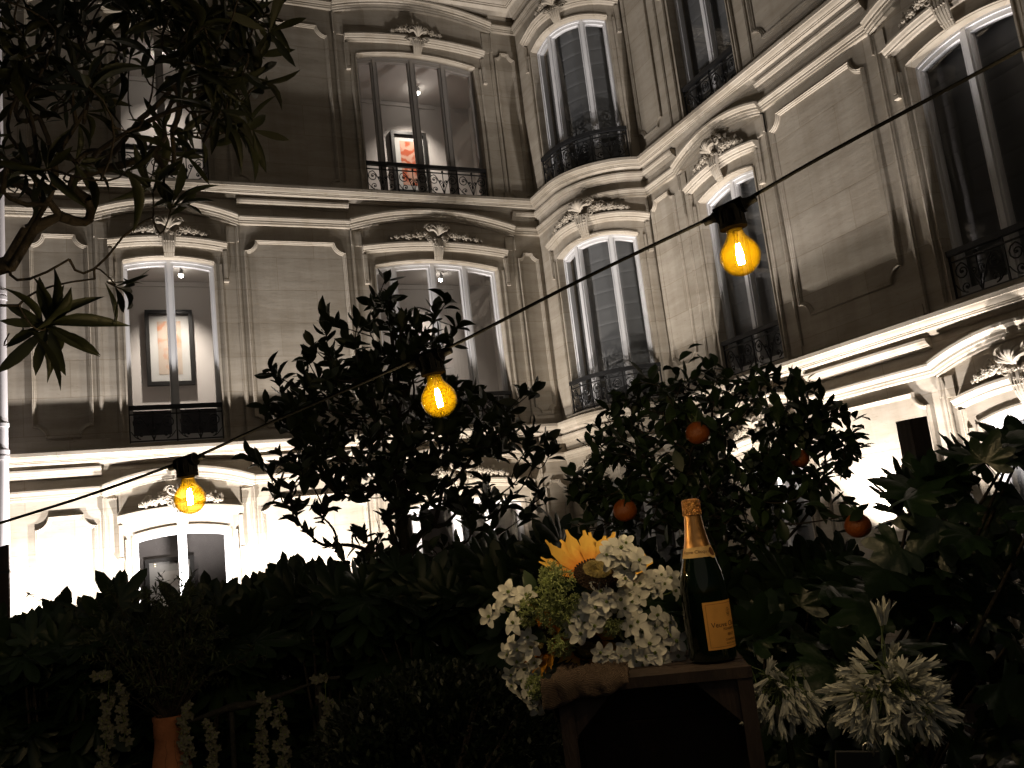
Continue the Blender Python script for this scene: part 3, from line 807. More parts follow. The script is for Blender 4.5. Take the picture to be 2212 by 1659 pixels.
# ------------------------------------------------------------------ wooden posts
def post(name_label, x, y, wd, dp, ztop, lean=0.0, slant=0.02):
    t = thing('wooden_post', name_label, 'post', (x, y, GROUND), 'dark wooden posts')
    b = MB(); zs_ = np.linspace(GROUND, ztop, 7)
    rows = []
    for z in zs_:
        k = 1.0; top = (z == zs_[-1])
        rows.append([(x+sx*wd/2, y+sy*dp/2, z+(slant*sx if top else 0)) for sx, sy in ((-1, -1), (1, -1), (1, 1), (-1, 1))])
    b.grid(rows, closed_u=True); n = len(b.v); b.f.append((n-4, n-3, n-2, n-1)); b.build('shaft', POSTW, t)
    c = MB(); c.box((x, y, ztop-0.25), (wd+0.012, dp+0.012, 0.03)); c.build('band', IRON, t)
_p = at(12, 1181, 9.0); post('dark wooden post at the far left edge before the bright wall', _p[0]-0.05, _p[1], 0.16, 0.12, _p[2])
_p = at(1968, 905, 5.6); post('dark wooden post standing before the bright right wing wall', _p[0], _p[1], 0.15, 0.11, _p[2], slant=0.006)

# ------------------------------------------------------------------ leaves
def blade(n=5, wpos=0.5, fold=0.25, curl=0.25, tip=1.0, base=0.10):
    """leaf outline of unit length: side x, along y, up z"""
    v = []; f = []
    for i in range(n+1):
        t = i/n
        wd = (math.sin(PI*min(1, t**(math.log(0.5)/math.log(wpos))))**0.85)*0.5
        if i == 0: wd = base*0.3
        z = -curl*t*t
        v += [(-wd, t, z+fold*wd), (0, t, z), (wd, t, z+fold*wd)]
    for i in range(n):
        for j in range(2): f.append((i*3+j, i*3+j+1, i*3+j+4, i*3+j+3))
    return np.array(v), f
def palmate(lobes=8, spread=R(118), deep=0.42, wob=0.0, rng=None, droop=0.35):
    v = [(0, 0, 0)]; f = []; per = 6; ang = []; rad = []
    for k in range(lobes):
        c = -spread+2*spread*k/(lobes-1); h = spread/(lobes-1)
        Lk = 1.0-0.30*abs(c)/spread+(rng.uniform(-wob, wob) if rng else 0)
        for q, rr in ((-1.0, deep), (-0.72, 0.66), (-0.42, 0.86), (0.0, 1.0), (0.42, 0.86), (0.72, 0.66)):
            ang.append(c+q*h); rad.append(Lk*rr if q != -1.0 else deep)
    ang.append(spread+spread/(lobes-1)); rad.append(deep*0.9)
    n = len(ang)
    for ring in (0.5, 1.0):
        for a, r_ in zip(ang, rad):
            rr = r_*ring if ring == 1.0 else min(r_*0.55, deep*0.85)
            z = -droop*rr*rr+0.05*math.cos(a*lobes*1.3)*ring
            v.append((rr*math.sin(a), rr*math.cos(a), z))
    for i in range(n-1):
        f.append((0, 1+i+1, 1+i)); f.append((1+i, 1+i+1, 1+n+i+1, 1+n+i))
    return np.array(v), f

def leaf_mesh(name, leaves, tmpl, m, parent, wmul=1.0):
    """leaves: list of (pos, dir, up, length, width)"""
    T, F_ = tmpl; k = len(T); n = len(leaves)
    V = np.empty((n, k, 3)); rng = np.random.default_rng(len(leaves))
    for i, (p, d, up, L, W) in enumerate(leaves):
        B = basis(d, up); c = rng.uniform(-0.6, 1.6)
        q = T*np.array([W, L, L]); q[:, 2] *= c if k < 40 else (0.5+0.5*abs(c))
        V[i] = np.asarray(p)+q@B.T
    fl = []
    for i in range(n):
        b = i*k; fl.extend([tuple(j+b for j in f) for f in F_])
    me = bpy.data.meshes.new(name); me.from_pydata(V.reshape(-1, 3).tolist(), [], fl); me.update()
    return mk(name, me, m, parent, smooth=True, angle=180)

def inside(poly, x, y):
    c = False; j = len(poly)-1
    for i in range(len(poly)):
        xi, yi = poly[i]; xj, yj = poly[j]
        if (yi > y) != (yj > y) and x < (xj-xi)*(y-yi)/(yj-yi+1e-9)+xi: c = not c
        j = i
    return c
def rand_in(poly, rng):
    xs = [p[0] for p in poly]; ys = [p[1] for p in poly]
    while True:
        x, y = rng.uniform(min(xs), max(xs)), rng.uniform(min(ys), max(ys))
        if inside(poly, x, y): return x, y

def branches(base_pts, tips, r0, rng, bias=0.35, rmin=0.003, bend=0.04):
    """joins every tip to the nearest wood already grown; returns the wood mesh and the end direction at each tip"""
    nodes = [np.array(p, float) for p in base_pts]; par = [-1]+list(range(len(nodes)-1)); dist = [0.0]
    for i in range(1, len(nodes)): dist.append(dist[-1]+np.linalg.norm(nodes[i]-nodes[i-1]))
    nb = len(nodes); root = nodes[0]
    order = sorted(range(len(tips)), key=lambda i: min(np.linalg.norm(np.array(tips[i])-n) for n in nodes[:nb]))
    tipnode = {}
    for i in order:
        t = np.array(tips[i], float)
        best = min(range(1, len(nodes)), key=lambda k: np.linalg.norm(nodes[k]-t)+bias*dist[k]+(0.25 if nodes[k][2] > t[2]+0.05 else 0))
        L = np.linalg.norm(nodes[best]-t)
        mid = (nodes[best]+t)/2+np.array([rng.uniform(-bend, bend), rng.uniform(-bend, bend), rng.uniform(-bend, bend)-0.08*L])
        nodes.append(mid); par.append(best); dist.append(dist[best]+L/2)
        nodes.append(t); par.append(len(nodes)-2); dist.append(dist[-1]+L/2)
        tipnode[i] = len(nodes)-1
    cnt = [0]*len(nodes)
    for i in tipnode.values():
        k = i
        while k >= 0: cnt[k] += 1; k = par[k]
    mx = max(cnt)
    rad = [max(rmin, r0*math.sqrt(c/mx)) for c in cnt]
    mb = MB()
    for k in range(1, nb): pass
    mb.tube(nodes[:nb], [max(r_, rmin) for r_ in rad[:nb]], 8)
    done = set()
    for i in order:
        k = tipnode[i]; m_, p_ = par[k], par[par[k]]
        q0, q1, q2 = nodes[p_], 2*nodes[m_]-(nodes[p_]+nodes[k])/2, nodes[k]
        ts = (0, .2, .4, .6, .8, 1)
        mb.tube([q0*(1-t)**2+2*q1*t*(1-t)+q2*t*t for t in ts], [min(rad[m_]*1.1, rad[p_])*(1-t)+rad[k]*0.8*t for t in ts], 5, cap=False)
    dirs = []
    for i in range(len(tips)):
        k = tipnode[i]; d = nodes[k]-nodes[par[k]]; dirs.append(d/(np.linalg.norm(d)+1e-9))
    return mb, dirs

def whorl(out, p, d, n, L, W, rng, spread=(0.5, 1.2), gap=0.015, up=0.35):
    d = np.array(d)+np.array([0, 0, up]); d /= np.linalg.norm(d); B = basis(d, (0.3, 0.2, 1)); a0 = rng.uniform(0, 6)
    for i in range(n):
        a = a0+i*2.4+rng.uniform(-.3, .3); s = rng.uniform(*spread)
        dd = d*math.cos(s)+(B[:, 0]*math.cos(a)+B[:, 2]*math.sin(a))*math.sin(s)
        l = L*rng.uniform(0.65, 1.15)
        out.append((np.array(p)-d*gap*i*rng.uniform(.5, 1.5), dd, d+np.array([rng.uniform(-.3, .3) for _ in range(3)]), l, W*l/L*rng.uniform(.85, 1.15)))

# ------------------------------------------------------------------ magnolia behind the hedge
def magnolia():
    rng = random.Random(5); D0 = 5.4
    g = at(870, 1240, D0); base = np.array([g[0], g[1], GROUND])
    t = thing('magnolia_tree', 'tall dark magnolia with upright leaf clusters before the ground-floor windows', 'tree', tuple(base))
    trunk = [base, at(872, 1230, D0), at(868, 1130, D0), at(862, 1020, D0+.02), at(858, 900, D0), at(852, 780, D0-.02), at(840, 660, D0)]
    tips_px = [(832, 600), (840, 640), (815, 660), (868, 690), (850, 720), (800, 715), (885, 730), (905, 690), (940, 672), (962, 655), (985, 700), (968, 740), (920, 745),
               (700, 715), (712, 690), (735, 705), (680, 745), (668, 775), (720, 770), (760, 735), (770, 700), (775, 790), (588, 805), (600, 832), (575, 870), (612, 880), (640, 850), (655, 815),
               (690, 820), (632, 905), (668, 890), (735, 830), (560, 1000), (545, 985), (590, 1020), (605, 985), (640, 990), (628, 1050), (600, 1045), (665, 1020), (700, 990), (650, 1085), (690, 1115), (668, 1155),
               (640, 1110), (700, 1090), (1130, 850), (1158, 838), (1100, 890), (1070, 880), (1040, 870), (1020, 840), (1060, 920), (1110, 930), (1150, 925), (1180, 945), (1190, 975), (1140, 965), (1090, 970), (1150, 1000),
               (1120, 1030), (1160, 1050), (1150, 1090), (1100, 1080), (1060, 1100), (1130, 1120), (1060, 1150), (1010, 1130), (990, 1180), (1040, 1190), (940, 1140), (780, 1150), (745, 1210), (720, 1180), (800, 1200), (960, 1215), (1090, 1170), (820, 1150), (850, 1180), (900, 1170), (872, 1205), (930, 1190), (800, 1228), (962, 1180), (840, 1120), (910, 1110), (890, 1225), (835, 1215)]
    poly = [(832, 620), (880, 700), (930, 690), (975, 720), (950, 800), (1010, 850), (1090, 890), (1110, 950), (1090, 1040), (1110, 1100), (1020, 1130), (940, 1060), (880, 1090),
            (800, 1060), (740, 1080), (690, 1040), (640, 1060), (610, 1010), (660, 960), (600, 900), (650, 840), (720, 800), (700, 750), (770, 740), (800, 680)]
    tips = []
    for x, y in tips_px: tips.append(at(x+rng.uniform(-4, 4), y+rng.uniform(-4, 4), D0+rng.uniform(-.35, .35)))
    for i in range(205):
        x, y = rand_in(poly, rng); k = 0.25+0.75*min(1, abs(y-600)/350)
        tips.append(at(x, y, D0+rng.uniform(-.55, .55)*k))
    mb, dirs = branches(trunk, tips, 0.055, rng, bias=0.45, rmin=0.0035, bend=0.05)
    mb.build('trunk', BARK, t, smooth=True, angle=180)
    lv = []
    for p, d in zip(tips, dirs):
        dd = np.array([d[0], d[1], max(d[2], -0.1)])
        whorl(lv, p, dd, rng.randint(5, 8), 0.118, 0.050, rng, spread=(0.25, 1.25), gap=0.012, up=0.55)
        if rng.random() < 0.35: whorl(lv, np.array(p)-np.array(d)*0.12, dd, 4, 0.12, 0.052, rng, spread=(0.7, 1.6), up=0.2)
    leaf_mesh('crown', lv, blade(5, 0.55, 0.3, 0.18), LEAF_M, t)
magnolia()

# ------------------------------------------------------------------ orange tree with fruit
def orange_tree():
    rng = random.Random(9); D0 = 3.2
    g = at(1568, 1300, D0); base = np.array([g[0], g[1], GROUND])
    t = thing('orange_tree', 'round-headed orange tree with a few ripe fruits behind the bottle', 'tree', tuple(base))
    trunk = [base, at(1570, 1330, D0), at(1560, 1240, D0), at(1545, 1160, D0), at(1540, 1080, D0), at(1545, 1000, D0), at(1540, 920, D0)]
    poly = [(1240, 1130), (1232, 1060), (1245, 1000), (1290, 960), (1285, 905), (1330, 850), (1380, 815), (1440, 810), (1500, 800), (1535, 788), (1600, 810), (1680, 815), (1740, 830), (1790, 870), (1830, 890),
            (1860, 940), (1855, 985), (1810, 1010), (1780, 1060), (1740, 1100), (1700, 1160), (1740, 1210), (1640, 1260), (1500, 1220), (1430, 1180), (1330, 1130), (1290, 1150)]
    tips = []
    for x, y in ((1532, 785), (1545, 790), (1725, 812), (1745, 818), (1700, 830), (1852, 965), (1868, 960), (1842, 925), (1855, 900), (1240, 1060), (1238, 1125), (1262, 1140), (1280, 915), (1265, 960), (1800, 880), (1640, 812), (1460, 800), (1390, 812), (1330, 848), (1820, 1010)):
        tips.append(at(x, y, D0+rng.uniform(-.2, .2)))
    for i in range(450):
        x, y = rand_in(poly, rng)
        if y > 1130 and rng.random() < 0.35: continue
        k = math.sqrt(max(0.05, 1-((x-1550)/330)**2))
        # an open shell: few leaves deep inside
        q = rng.uniform(-1, 1); q = math.copysign(abs(q)**0.5, q)
        tips.append(at(x, y, D0+0.45*k*q))
    for x, y, dz in ((1507, 935, -0.52), (1350, 1102, -0.50), (1728, 990, -0.35), (1853, 1135, -0.72)):
        c = at(x, y, D0+dz); tips.append(c+np.array([0.01, 0.03, 0.062])); tips.append(c+np.array([-0.05, 0.05, 0.05])); tips.append(c+np.array([0.05, 0.06, 0.03])); tips.append(c+np.array([0.0, 0.2, 0.10]))
    mb, dirs = branches(trunk, tips, 0.032, rng, bias=0.4, rmin=0.0018, bend=0.03)
    mb.build('trunk', BARK, t, smooth=True, angle=180)
    lv = []
    for p, d in zip(tips, dirs):
        for k in range(rng.randint(4, 6)):
            a = np.array([rng.gauss(0, 1) for _ in range(3)]); a /= np.linalg.norm(a)
            dd = np.array(d)*0.6+a*0.9+np.array([0, 0, -0.05]); L = rng.uniform(0.048, 0.078)
            lv.append((np.array(p)-np.array(d)*0.018*k, dd, (rng.uniform(-.5, .5), rng.uniform(-.6, .3), 1), L, L*0.50))
    leaf_mesh('crown', lv, blade(4, 0.5, 0.25, 0.2), LEAF_O, t)
    for x, y, dz, lab in ((1507, 935, -0.52, 'ripe orange half behind a leaf high in the crown'), (1350, 1102, -0.50, 'ripe orange low on the left side'), (1728, 990, -0.35, 'orange nearly hidden among the leaves'), (1853, 1135, -0.72, 'orange hanging low on the right side')):
        c = at(x, y, D0+dz); r = 0.036 if x != 1728 else 0.030
        o = MB(); rows = []
        for i in range(15):
            ph = -PI/2+PI*i/14; rr = r*math.cos(ph)*(1-0.04*math.sin(ph)); z = r*0.95*math.sin(ph)-(0.004 if i == 14 else 0)
            rows.append([c+np.array([rr*math.cos(a), rr*math.sin(a), z]) for a in np.linspace(0, 2*PI, 25)[:-1]])
        o.grid(rows, closed_u=True)
        ob = o.build('orange', ORANGE, t, smooth=True, angle=180, label=lab)
        s = MB(); s.tube([c+np.array([0, 0, r*0.92]), c+np.array([0.004, 0.003, r*1.2]), c+np.array([0.01, 0.03, 0.062])], [0.003, 0.002, 0.002], 5)
        for k in range(5): s.blob(c+np.array([0.006*math.cos(k*1.26), 0.006*math.sin(k*1.26), r*0.955]), (0.004, 0.004, 0.0015), nu=5, nv=3)
        s.build('stalk', AGAG, ob)
        cl = []
        for k in range(2 if x != 1728 else 5):
            off = np.array([rng.uniform(-.02, .03), -0.03, rng.uniform(0.02, 0.05)]) if x != 1728 else np.array([rng.uniform(-.04, .02), -0.035, rng.uniform(-.03, .04)])
            cl = []; cl.append((c+off, (rng.uniform(-.2, 1), rng.uniform(-.3, .1), rng.uniform(-.9, .1)), (0.2, -1, 0.5), 0.06, 0.03))
            leaf_mesh('leaf', cl, blade(4, 0.5, 0.25, 0.2), LEAF_O, ob)
orange_tree()

# ------------------------------------------------------------------ near tree with long leaves, top left
def near_tree():
    rng = random.Random(21); D0 = 2.1
    root = at(-420, 900, D0+0.1)
    t = thing('rhododendron_tree', 'large near tree with long drooping leaves and bare twigs at the top left', 'tree', (root[0], root[1], GROUND))
    trunk = [np.array([root[0], root[1], GROUND]), root, at(-250, 700, D0), at(-90, 600, D0), at(20, 570, D0), at(62, 500, D0+.03)]
    limb = [(62, 500), (100, 440), (150, 470), (190, 430), (120, 380), (230, 330), (60, 330), (300, 260), (190, 220), (40, 200), (360, 170), (260, 110), (100, 100), (430, 60), (430, 250)]
    tips = []; kinds = []
    for x, y in limb[1:]: tips.append(at(x, y, D0+rng.uniform(-.25, .25))); kinds.append(0)
    # leafless side twigs and the few low rosettes
    for x, y in ((265, 512), (205, 602), (250, 615), (40, 660), (50, 712), (150, 560), (20, 760-40), (330, 470)): tips.append(at(x, y, D0+rng.uniform(-.06, .06))); kinds.append(0)
    low = [((103, 705), 10, 0.135, 0.9), ((262, 625), 8, 0.10, 0.8), ((372, 440), 9, 0.115, 0.7), ((330, 410), 5, 0.10, 0.7)]
    for (x, y), n, L, s in low: tips.append(at(x, y, D0-.02)); kinds.append((n, L, s))
    edge = [(600, 70), (570, 40), (540, 110), (575, 165), (560, 200), (520, 265), (545, 285), (505, 215), (490, 150), (450, 200), (455, 300), (500, 20), (470, 90), (420, 330), (350, 380), (290, 370), (560, 120), (520, 10), (560, 340-60)]
    for x, y in edge: tips.append(at(x-18, y, D0+rng.uniform(-.3, .3))); kinds.append((rng.randint(4, 6), 0.11, 1.0))
    poly = [(-60, -60), (600, -60), (560, 60), (530, 140), (520, 230), (470, 300), (400, 330), (300, 330), (200, 400), (120, 360), (60, 420), (-60, 560)]
    for i in range(165):
        x, y = rand_in(poly, rng)
        if x < 330 and y > 230 and rng.random() < 0.6: continue
        if 255 < x < 450 and 165 < y < 390 and rng.random() < 0.72: continue
        tips.append(at(x, y, D0+rng.uniform(-.45, .55))); kinds.append((rng.randint(4, 7), rng.uniform(0.075, 0.108), 1.0))
    mb, dirs = branches(trunk, tips, 0.021, rng, bias=0.35, rmin=0.0022, bend=0.05)
    mb.build('trunk', BARK2, t, smooth=True, angle=180)
    lv = []
    for p, d, k in zip(tips, dirs, kinds):
        if k == 0: continue
        n, L, s = k
        whorl(lv, p, d, n, L, L*0.19, rng, spread=(0.7*s, 1.75*s), gap=0.004, up=0.1)
    # one clear rosette of long leaves facing the viewer
    c = at(105, 703, D0-.02)
    for a, L in ((100, .115), (70, .10), (38, .12), (8, .15), (-28, .12), (-65, .13), (-100, .12), (-128, .155), (150, .10), (175, .10), (205, .11)):
        dd = CR*math.cos(R(a))+CU*math.sin(R(a))-CF*rng.uniform(0.05, 0.5); lv.append((c, dd, -CF+0.2*CU, L, L*0.22))
    leaf_mesh('crown', lv, blade(6, 0.58, 0.30, 0.42), LEAF_R, t)
near_tree()

# ------------------------------------------------------------------ hedge of lobed shrubs, one plant after another
def fatsia(name_label, top, ybot, depth, dd, n, size, seed, m=LEAF_F, group='lobed evergreen shrubs of the hedge', face=0.5, nm='fatsia_shrub'):
    rng = random.Random(seed)
    xs = [p[0] for p in top]; xm = sum(xs)/len(xs)
    g = at(xm, 1400, depth); base = (g[0], g[1], GROUND)
    t = thing(nm, name_label, 'shrub', base, group)
    pl = palmate(7, R(116), 0.42, 0.12, rng, 0.30); lv = []; tips = []
    def ytop(x):
        for (x0, y0), (x1, y1) in zip(top, top[1:]):
            if x0 <= x <= x1: return y0+(y1-y0)*(x-x0)/(x1-x0+1e-9)
        return top[-1][1]
    for i in range(n):
        x = rng.uniform(xs[0], xs[-1]); y0 = ytop(x)+size/depth*FPX*0.80
        rim = i < n*0.22
        y = y0+(rng.gauss(6, 24) if rim else (ybot-y0)*rng.random()**1.15)
        z = depth+rng.uniform(-dd, dd)*(0.6 if rim else 1.0)
        p = at(x, y, z); L = size*rng.uniform(0.7, 1.2)
        up = np.array([rng.uniform(-.6, .6), rng.uniform(-1.1, 0.3), 0.6+rng.random()])
        if rim:
            d = np.array([rng.uniform(-.7, .7), rng.uniform(-.5, .3), rng.uniform(.35, 1.0)]); up = np.array([rng.uniform(-.5, .5), -1.0, 0.25])
        else: d = np.array([rng.uniform(-1, 1), rng.uniform(-1, .5), rng.uniform(-.7, .3)])
        lv.append((p, d, up, L, L)); tips.append((p, L))
    leaf_mesh('foliage', lv, pl, m, t)
    s = MB(); b = np.array(base)
    for p, L in tips[::3]:
        root = b+np.array([rng.uniform(-.1, .1), rng.uniform(-.1, .1), 0]); p = np.array(p)
        mid = (root*0.45+p*0.55)+np.array([rng.uniform(-.08, .08), rng.uniform(-.08, .08), 0])
        s.tube([root, mid, p], [0.014, 0.010, 0.0035], 5, cap=False)
    s.build('stem', BARK, t, smooth=True, angle=180)
fatsia('dark lobed shrub at the left end of the hedge beside the post', [(-60, 1372), (30, 1368), (60, 1343), (120, 1335), (200, 1318), (270, 1285)], 1720, 4.0, 0.45, 420, 0.165, 31)
fatsia('dark lobed shrub with a big raised leaf under the bright left window', [(200, 1330), (290, 1312), (330, 1345), (390, 1280), (430, 1300), (470, 1272), (520, 1318), (560, 1290)], 1720, 4.1, 0.45, 430, 0.170, 32)
fatsia('dark lobed shrub at the foot of the magnolia, left of its trunk', [(520, 1298), (570, 1272), (620, 1240), (680, 1215), (730, 1240), (790, 1235), (830, 1232)], 1720, 4.3, 0.45, 400, 0.170, 33)
fatsia('dark lobed shrub at the foot of the magnolia, right of its trunk', [(790, 1240), (850, 1228), (920, 1240), (980, 1232), (1040, 1215), (1090, 1188)], 1720, 4.3, 0.45, 400, 0.165, 34)
fatsia('dark green lobed shrub behind the sunflower bouquet', [(1050, 1205), (1110, 1185), (1150, 1160), (1200, 1158), (1250, 1185), (1320, 1175), (1400, 1185), (1480, 1230)], 1720, 4.0, 0.45, 380, 0.155, 35)
fatsia('dark shrub under the orange tree behind the champagne bottle', [(1420, 1260), (1500, 1245), (1600, 1225), (1680, 1215), (1760, 1190), (1850, 1170)], 1750, 2.9, 0.35, 300, 0.12, 36)

# glossy big-leaved bush at the right, nearer
def big_bush():
    rng = random.Random(47); D0 = 2.1
    g = at(2020, 1500, D0); base = (g[0], g[1], GROUND)
    t = thing('glossy_leaved_bush', 'big dark glossy-leaved bush filling the right side behind the white flower heads', 'bush', base)
    top = [(1600, 1330), (1700, 1270), (1790, 1200), (1850, 1165), (1900, 1100), (1945, 1040), (1975, 1005), (2040, 985), (2080, 960), (2140, 935), (2190, 905), (2260, 880)]
    def ytop(x):
        for (x0, y0), (x1, y1) in zip(top, top[1:]):
            if x0 <= x <= x1: return y0+(y1-y0)*(x-x0)/(x1-x0)
        return top[-1][1]
    lv = []; tips = []
    pl = palmate(5, R(95), 0.60, 0.10, rng, 0.40)
    for i in range(300):
        x = rng.uniform(1600, 2260); rim = i < 60; y0 = ytop(x)+52
        y = y0+abs(rng.gauss(0, 12)) if rim else y0+(1720-y0)*rng.random()
        z = D0+rng.uniform(-.28, .40); L = rng.uniform(0.075, 0.125)
        if x < 1760: z = D0+rng.uniform(0.1, .5)
        d = np.array([rng.uniform(-.9, .9), rng.uniform(-.6, .2), rng.uniform(-.8, .25)]) if not rim else np.array([rng.uniform(-.8, .8), rng.uniform(-.5, .3), rng.uniform(.2, .9)])
        up = np.array([rng.uniform(-.7, .5), rng.uniform(-1.2, .1), rng.uniform(.3, 1.1)])
        if abs(x-1853) < 75 and abs(y-1150) < 75 and z < 2.6: continue
        p = at(x, y, z); lv.append((p, d, up, L, L)); tips.append(p)
    leaf_mesh('foliage', lv, pl, LEAF_B, t)
    s = MB(); b = np.array(base)
    for p in tips[::9]:
        p = np.array(p); root = b+np.array([rng.uniform(-.15, .15), rng.uniform(.45, .7), 0])
        s.tube([root, root*0.4+p*0.6+np.array([rng.uniform(-.06, .06), rng.uniform(.1, .2), 0]), p], [0.013, 0.009, 0.003], 5, cap=False)
    s.build('stem', BARK, t, smooth=True, angle=180)
big_bush()

# low clipped shrubs in front of the hedge
def box_shrub(label, x0, x1, y0, depth, n, seed, L=0.028):
    rng = random.Random(seed); xm = (x0+x1)/2; g = at(xm, 1600, depth); base = np.array([g[0], g[1], GROUND])
    t = thing('clipped_shrub', label, 'shrub', tuple(base), 'low clipped shrubs before the hedge')
    half = (x1-x0)/2/FPX*depth; topz = at(xm, y0, depth)[2]; H = topz-GROUND
    lv = []
    for i in range(n):
        a, b = rng.uniform(0, 2*PI), rng.random(); c = 1-1.25*b
        rr = rng.uniform(0.86, 1.02); s_ = math.sqrt(max(0, 1-c*c))
        nrm = np.array([s_*math.cos(a), s_*math.sin(a), max(c, -0.2)])
        p = np.array([base[0]+half*rr*nrm[0], base[1]+half*0.8*rr*nrm[1], topz-half*0.9+half*0.9*rr*c])
        d = nrm*0.8+np.array([rng.gauss(0, .5), rng.gauss(0, .5), rng.gauss(0.2, .5)])
        lv.append((p, d, (rng.uniform(-.5, .5), rng.uniform(-.5, .5), 1), L*rng.uniform(.7, 1.3), L*0.5))
    leaf_mesh('foliage', lv, blade(3, 0.5, 0.2, 0.1), LEAF_X, t)
    s = MB(); c0 = np.array([base[0], base[1], topz-half*0.9])
    for k in range(14):
        e = c0+np.array([rng.uniform(-.6, .6)*half, rng.uniform(-.5, .5)*half, rng.uniform(-.3, .6)*half])
        s.tube([base, (base+c0)/2+np.array([rng.uniform(-.02, .02), 0, 0]), c0-np.array([0, 0, half*0.3]), e], [0.02, 0.016, 0.012, 0.005], 5, cap=False)
    s.build('stem', BARK, t, smooth=True, angle=180)
box_shrub('rounded fine-leaved shrub in the dark left of the crate', 640, 1230, 1440, 3.1, 5200, 51)

# ------------------------------------------------------------------ string of bulbs
CAB = [at(-330, 1235, 2.10), at(0, 1130, 1.93), at(190, 1070, 1.86), at(372, 1005, 1.79), at(430, 984, 1.77), at(600, 906, 1.72), at(780, 828, 1.665), at(900, 775, 1.63), at(985, 743, 1.60), at(1250, 607, 1.515), at(1520, 478, 1.425), at(1592, 443, 1.40), at(1800, 325, 1.335), at(2212, 103, 1.22), at(2500, -60, 1.13)]
def smooth_line(P, k=6):
    out = []
    P = [np.array(p) for p in P]
    for i in range(len(P)-1):
        p0, p1, p2, p3 = P[max(i-1, 0)], P[i], P[i+1], P[min(i+2, len(P)-1)]
        for j in range(k):
            t = j/k
            out.append(0.5*((2*p1)+(-p0+p2)*t+(2*p0-5*p1+4*p2-p3)*t*t+(-p0+3*p1-3*p2+p3)*t**3))
    out.append(P[-1]); return out
mb = MB(); mb.tube(smooth_line(CAB), 0.0031, 8)
cable = mb.build('light_cable', RUBBER, None, smooth=True, angle=60)
cable['label'] = 'black rubber cable of the string lights crossing the picture'; cable['category'] = 'cable'
BGL = bulb_glass('amber_bulb_glass'); FIL = emit('glowing_filament', (0.95, 0.87, 0.96), BULB_POWER)
BRASS = mat('dark_amber_stem', (0.03, 0.014, 0.001), 0.4, var=0.3, scale=200, spec=0.2)
MOUTH_DIM = mat('socket_black', (0.0012, 0.0008, 0.0003), 0.95, var=0.3, spec=0.0)  # socket mouth blackened in colour to hold down the filament's light on it
def bulb(label, neck, tip, cdir, s=1.0):
    neck = np.array(neck); tip = np.array(tip); ax = tip-neck; Ltot = np.linalg.norm(ax); ax /= Ltot
    t = thing('hanging_bulb', label, 'light bulb', tuple(neck), 'amber bulbs on the string')
    Bz = basis(ax, CF); M = np.array([Bz[:, 0], Bz[:, 2], ax]).T
    k = Ltot/0.098
    pr = [(0.0172, 0.0), (0.0175, 0.006), (0.0195, 0.0135), (0.0250, 0.0215), (0.0316, 0.0300)]
    pr += [(0.0415*math.sin(q), 0.0565-0.0415*math.cos(q)) for q in np.linspace(R(62), PI, 11)]
    # smooth the profile
    P = smooth_line([np.array([r, z, 0]) for r, z in pr], 3)
    g = MB(); g.lathe([(max(0, p[0])*k, p[1]*k) for p in P], neck, M, 48); 
    so = MB(); so.lathe([(0.0, -0.052*k), (0.021*k, -0.052*k), (0.0255*k, -0.047*k), (0.0265*k, -0.030*k), (0.0265*k, -0.013*k), (0.0285*k, -0.012*k), (0.0285*k, -0.004*k)], neck, M, 28)
    ins = MB(); ins.lathe([(0.0285*k, -0.004*k), (0.0190*k, -0.001*k), (0.0165*k, 0.001*k), (0.0, 0.001*k)], neck, M, 28)
    c = np.array(cdir)/np.linalg.norm(cdir); tc_ = neck-ax*0.043*k
    so.tube([tc_-c*0.058*k, tc_-c*0.040*k, tc_-c*0.028*k], [0.008*k, 0.0095*k, 0.015*k], 12)
    so.tube([tc_+c*0.028*k, tc_+c*0.040*k, tc_+c*0.058*k], [0.015*k, 0.0095*k, 0.008*k], 12)
    so.tube([tc_-c*0.031*k, tc_+c*0.031*k], 0.018*k, 14)
    for i in range(12):
        a = 2*PI*i/12; so.tube([neck+M@np.array([0.0267*k*math.cos(a), 0.0267*k*math.sin(a), -0.040*k]), neck+M@np.array([0.0267*k*math.cos(a), 0.0267*k*math.sin(a), -0.014*k])], 0.002*k, 5)
    sob = so.build('socket', RUBBER, t, smooth=True, angle=40); ins.build('socket_mouth', MOUTH_DIM, sob, smooth=True, angle=180)
    g.build('glass', BGL, t, smooth=True, angle=180)
    f = MB(); d = M@np.array([0.004, 0.0, 0])
    for sx, sy in ((-1, -1), (1, -1), (1, 1), (-1, 1)):
        p0 = neck+ax*0.030*k+M@np.array([0.0022*sx*k, 0.0022*sy*k, 0]); p1 = neck+ax*0.073*k+M@np.array([0.0042*sx*k, 0.0042*sy*k, 0])
        f.tube([p0+(p1-p0)*q for q in (0, .15, .5, .85, 1)], [0.0007*k, 0.0020*k, 0.0030*k, 0.0022*k, 0.0008*k], 7)
    f.build('filament', FIL, t)
    st = MB(); st.tube([neck+ax*0.004*k, neck+ax*0.024*k, neck+ax*0.033*k], [0.006*k, 0.0045*k, 0.003*k], 10)
    for sx in (-1, 1): st.tube([neck+ax*0.028*k, neck+ax*0.036*k+M@np.array([0.003*sx*k, 0, 0])], 0.0006*k, 5)
    st.build('stem', BRASS, t)
bulb('nearest and highest amber bulb hanging before the narrow window', at(1586, 497, 1.395), at(1608, 595, 1.385), np.array(CAB[11])-np.array(CAB[10]))
bulb('middle amber bulb hanging in front of the magnolia', at(937, 812, 1.620), at(957, 901, 1.610), np.array(CAB[8])-np.array(CAB[7]))
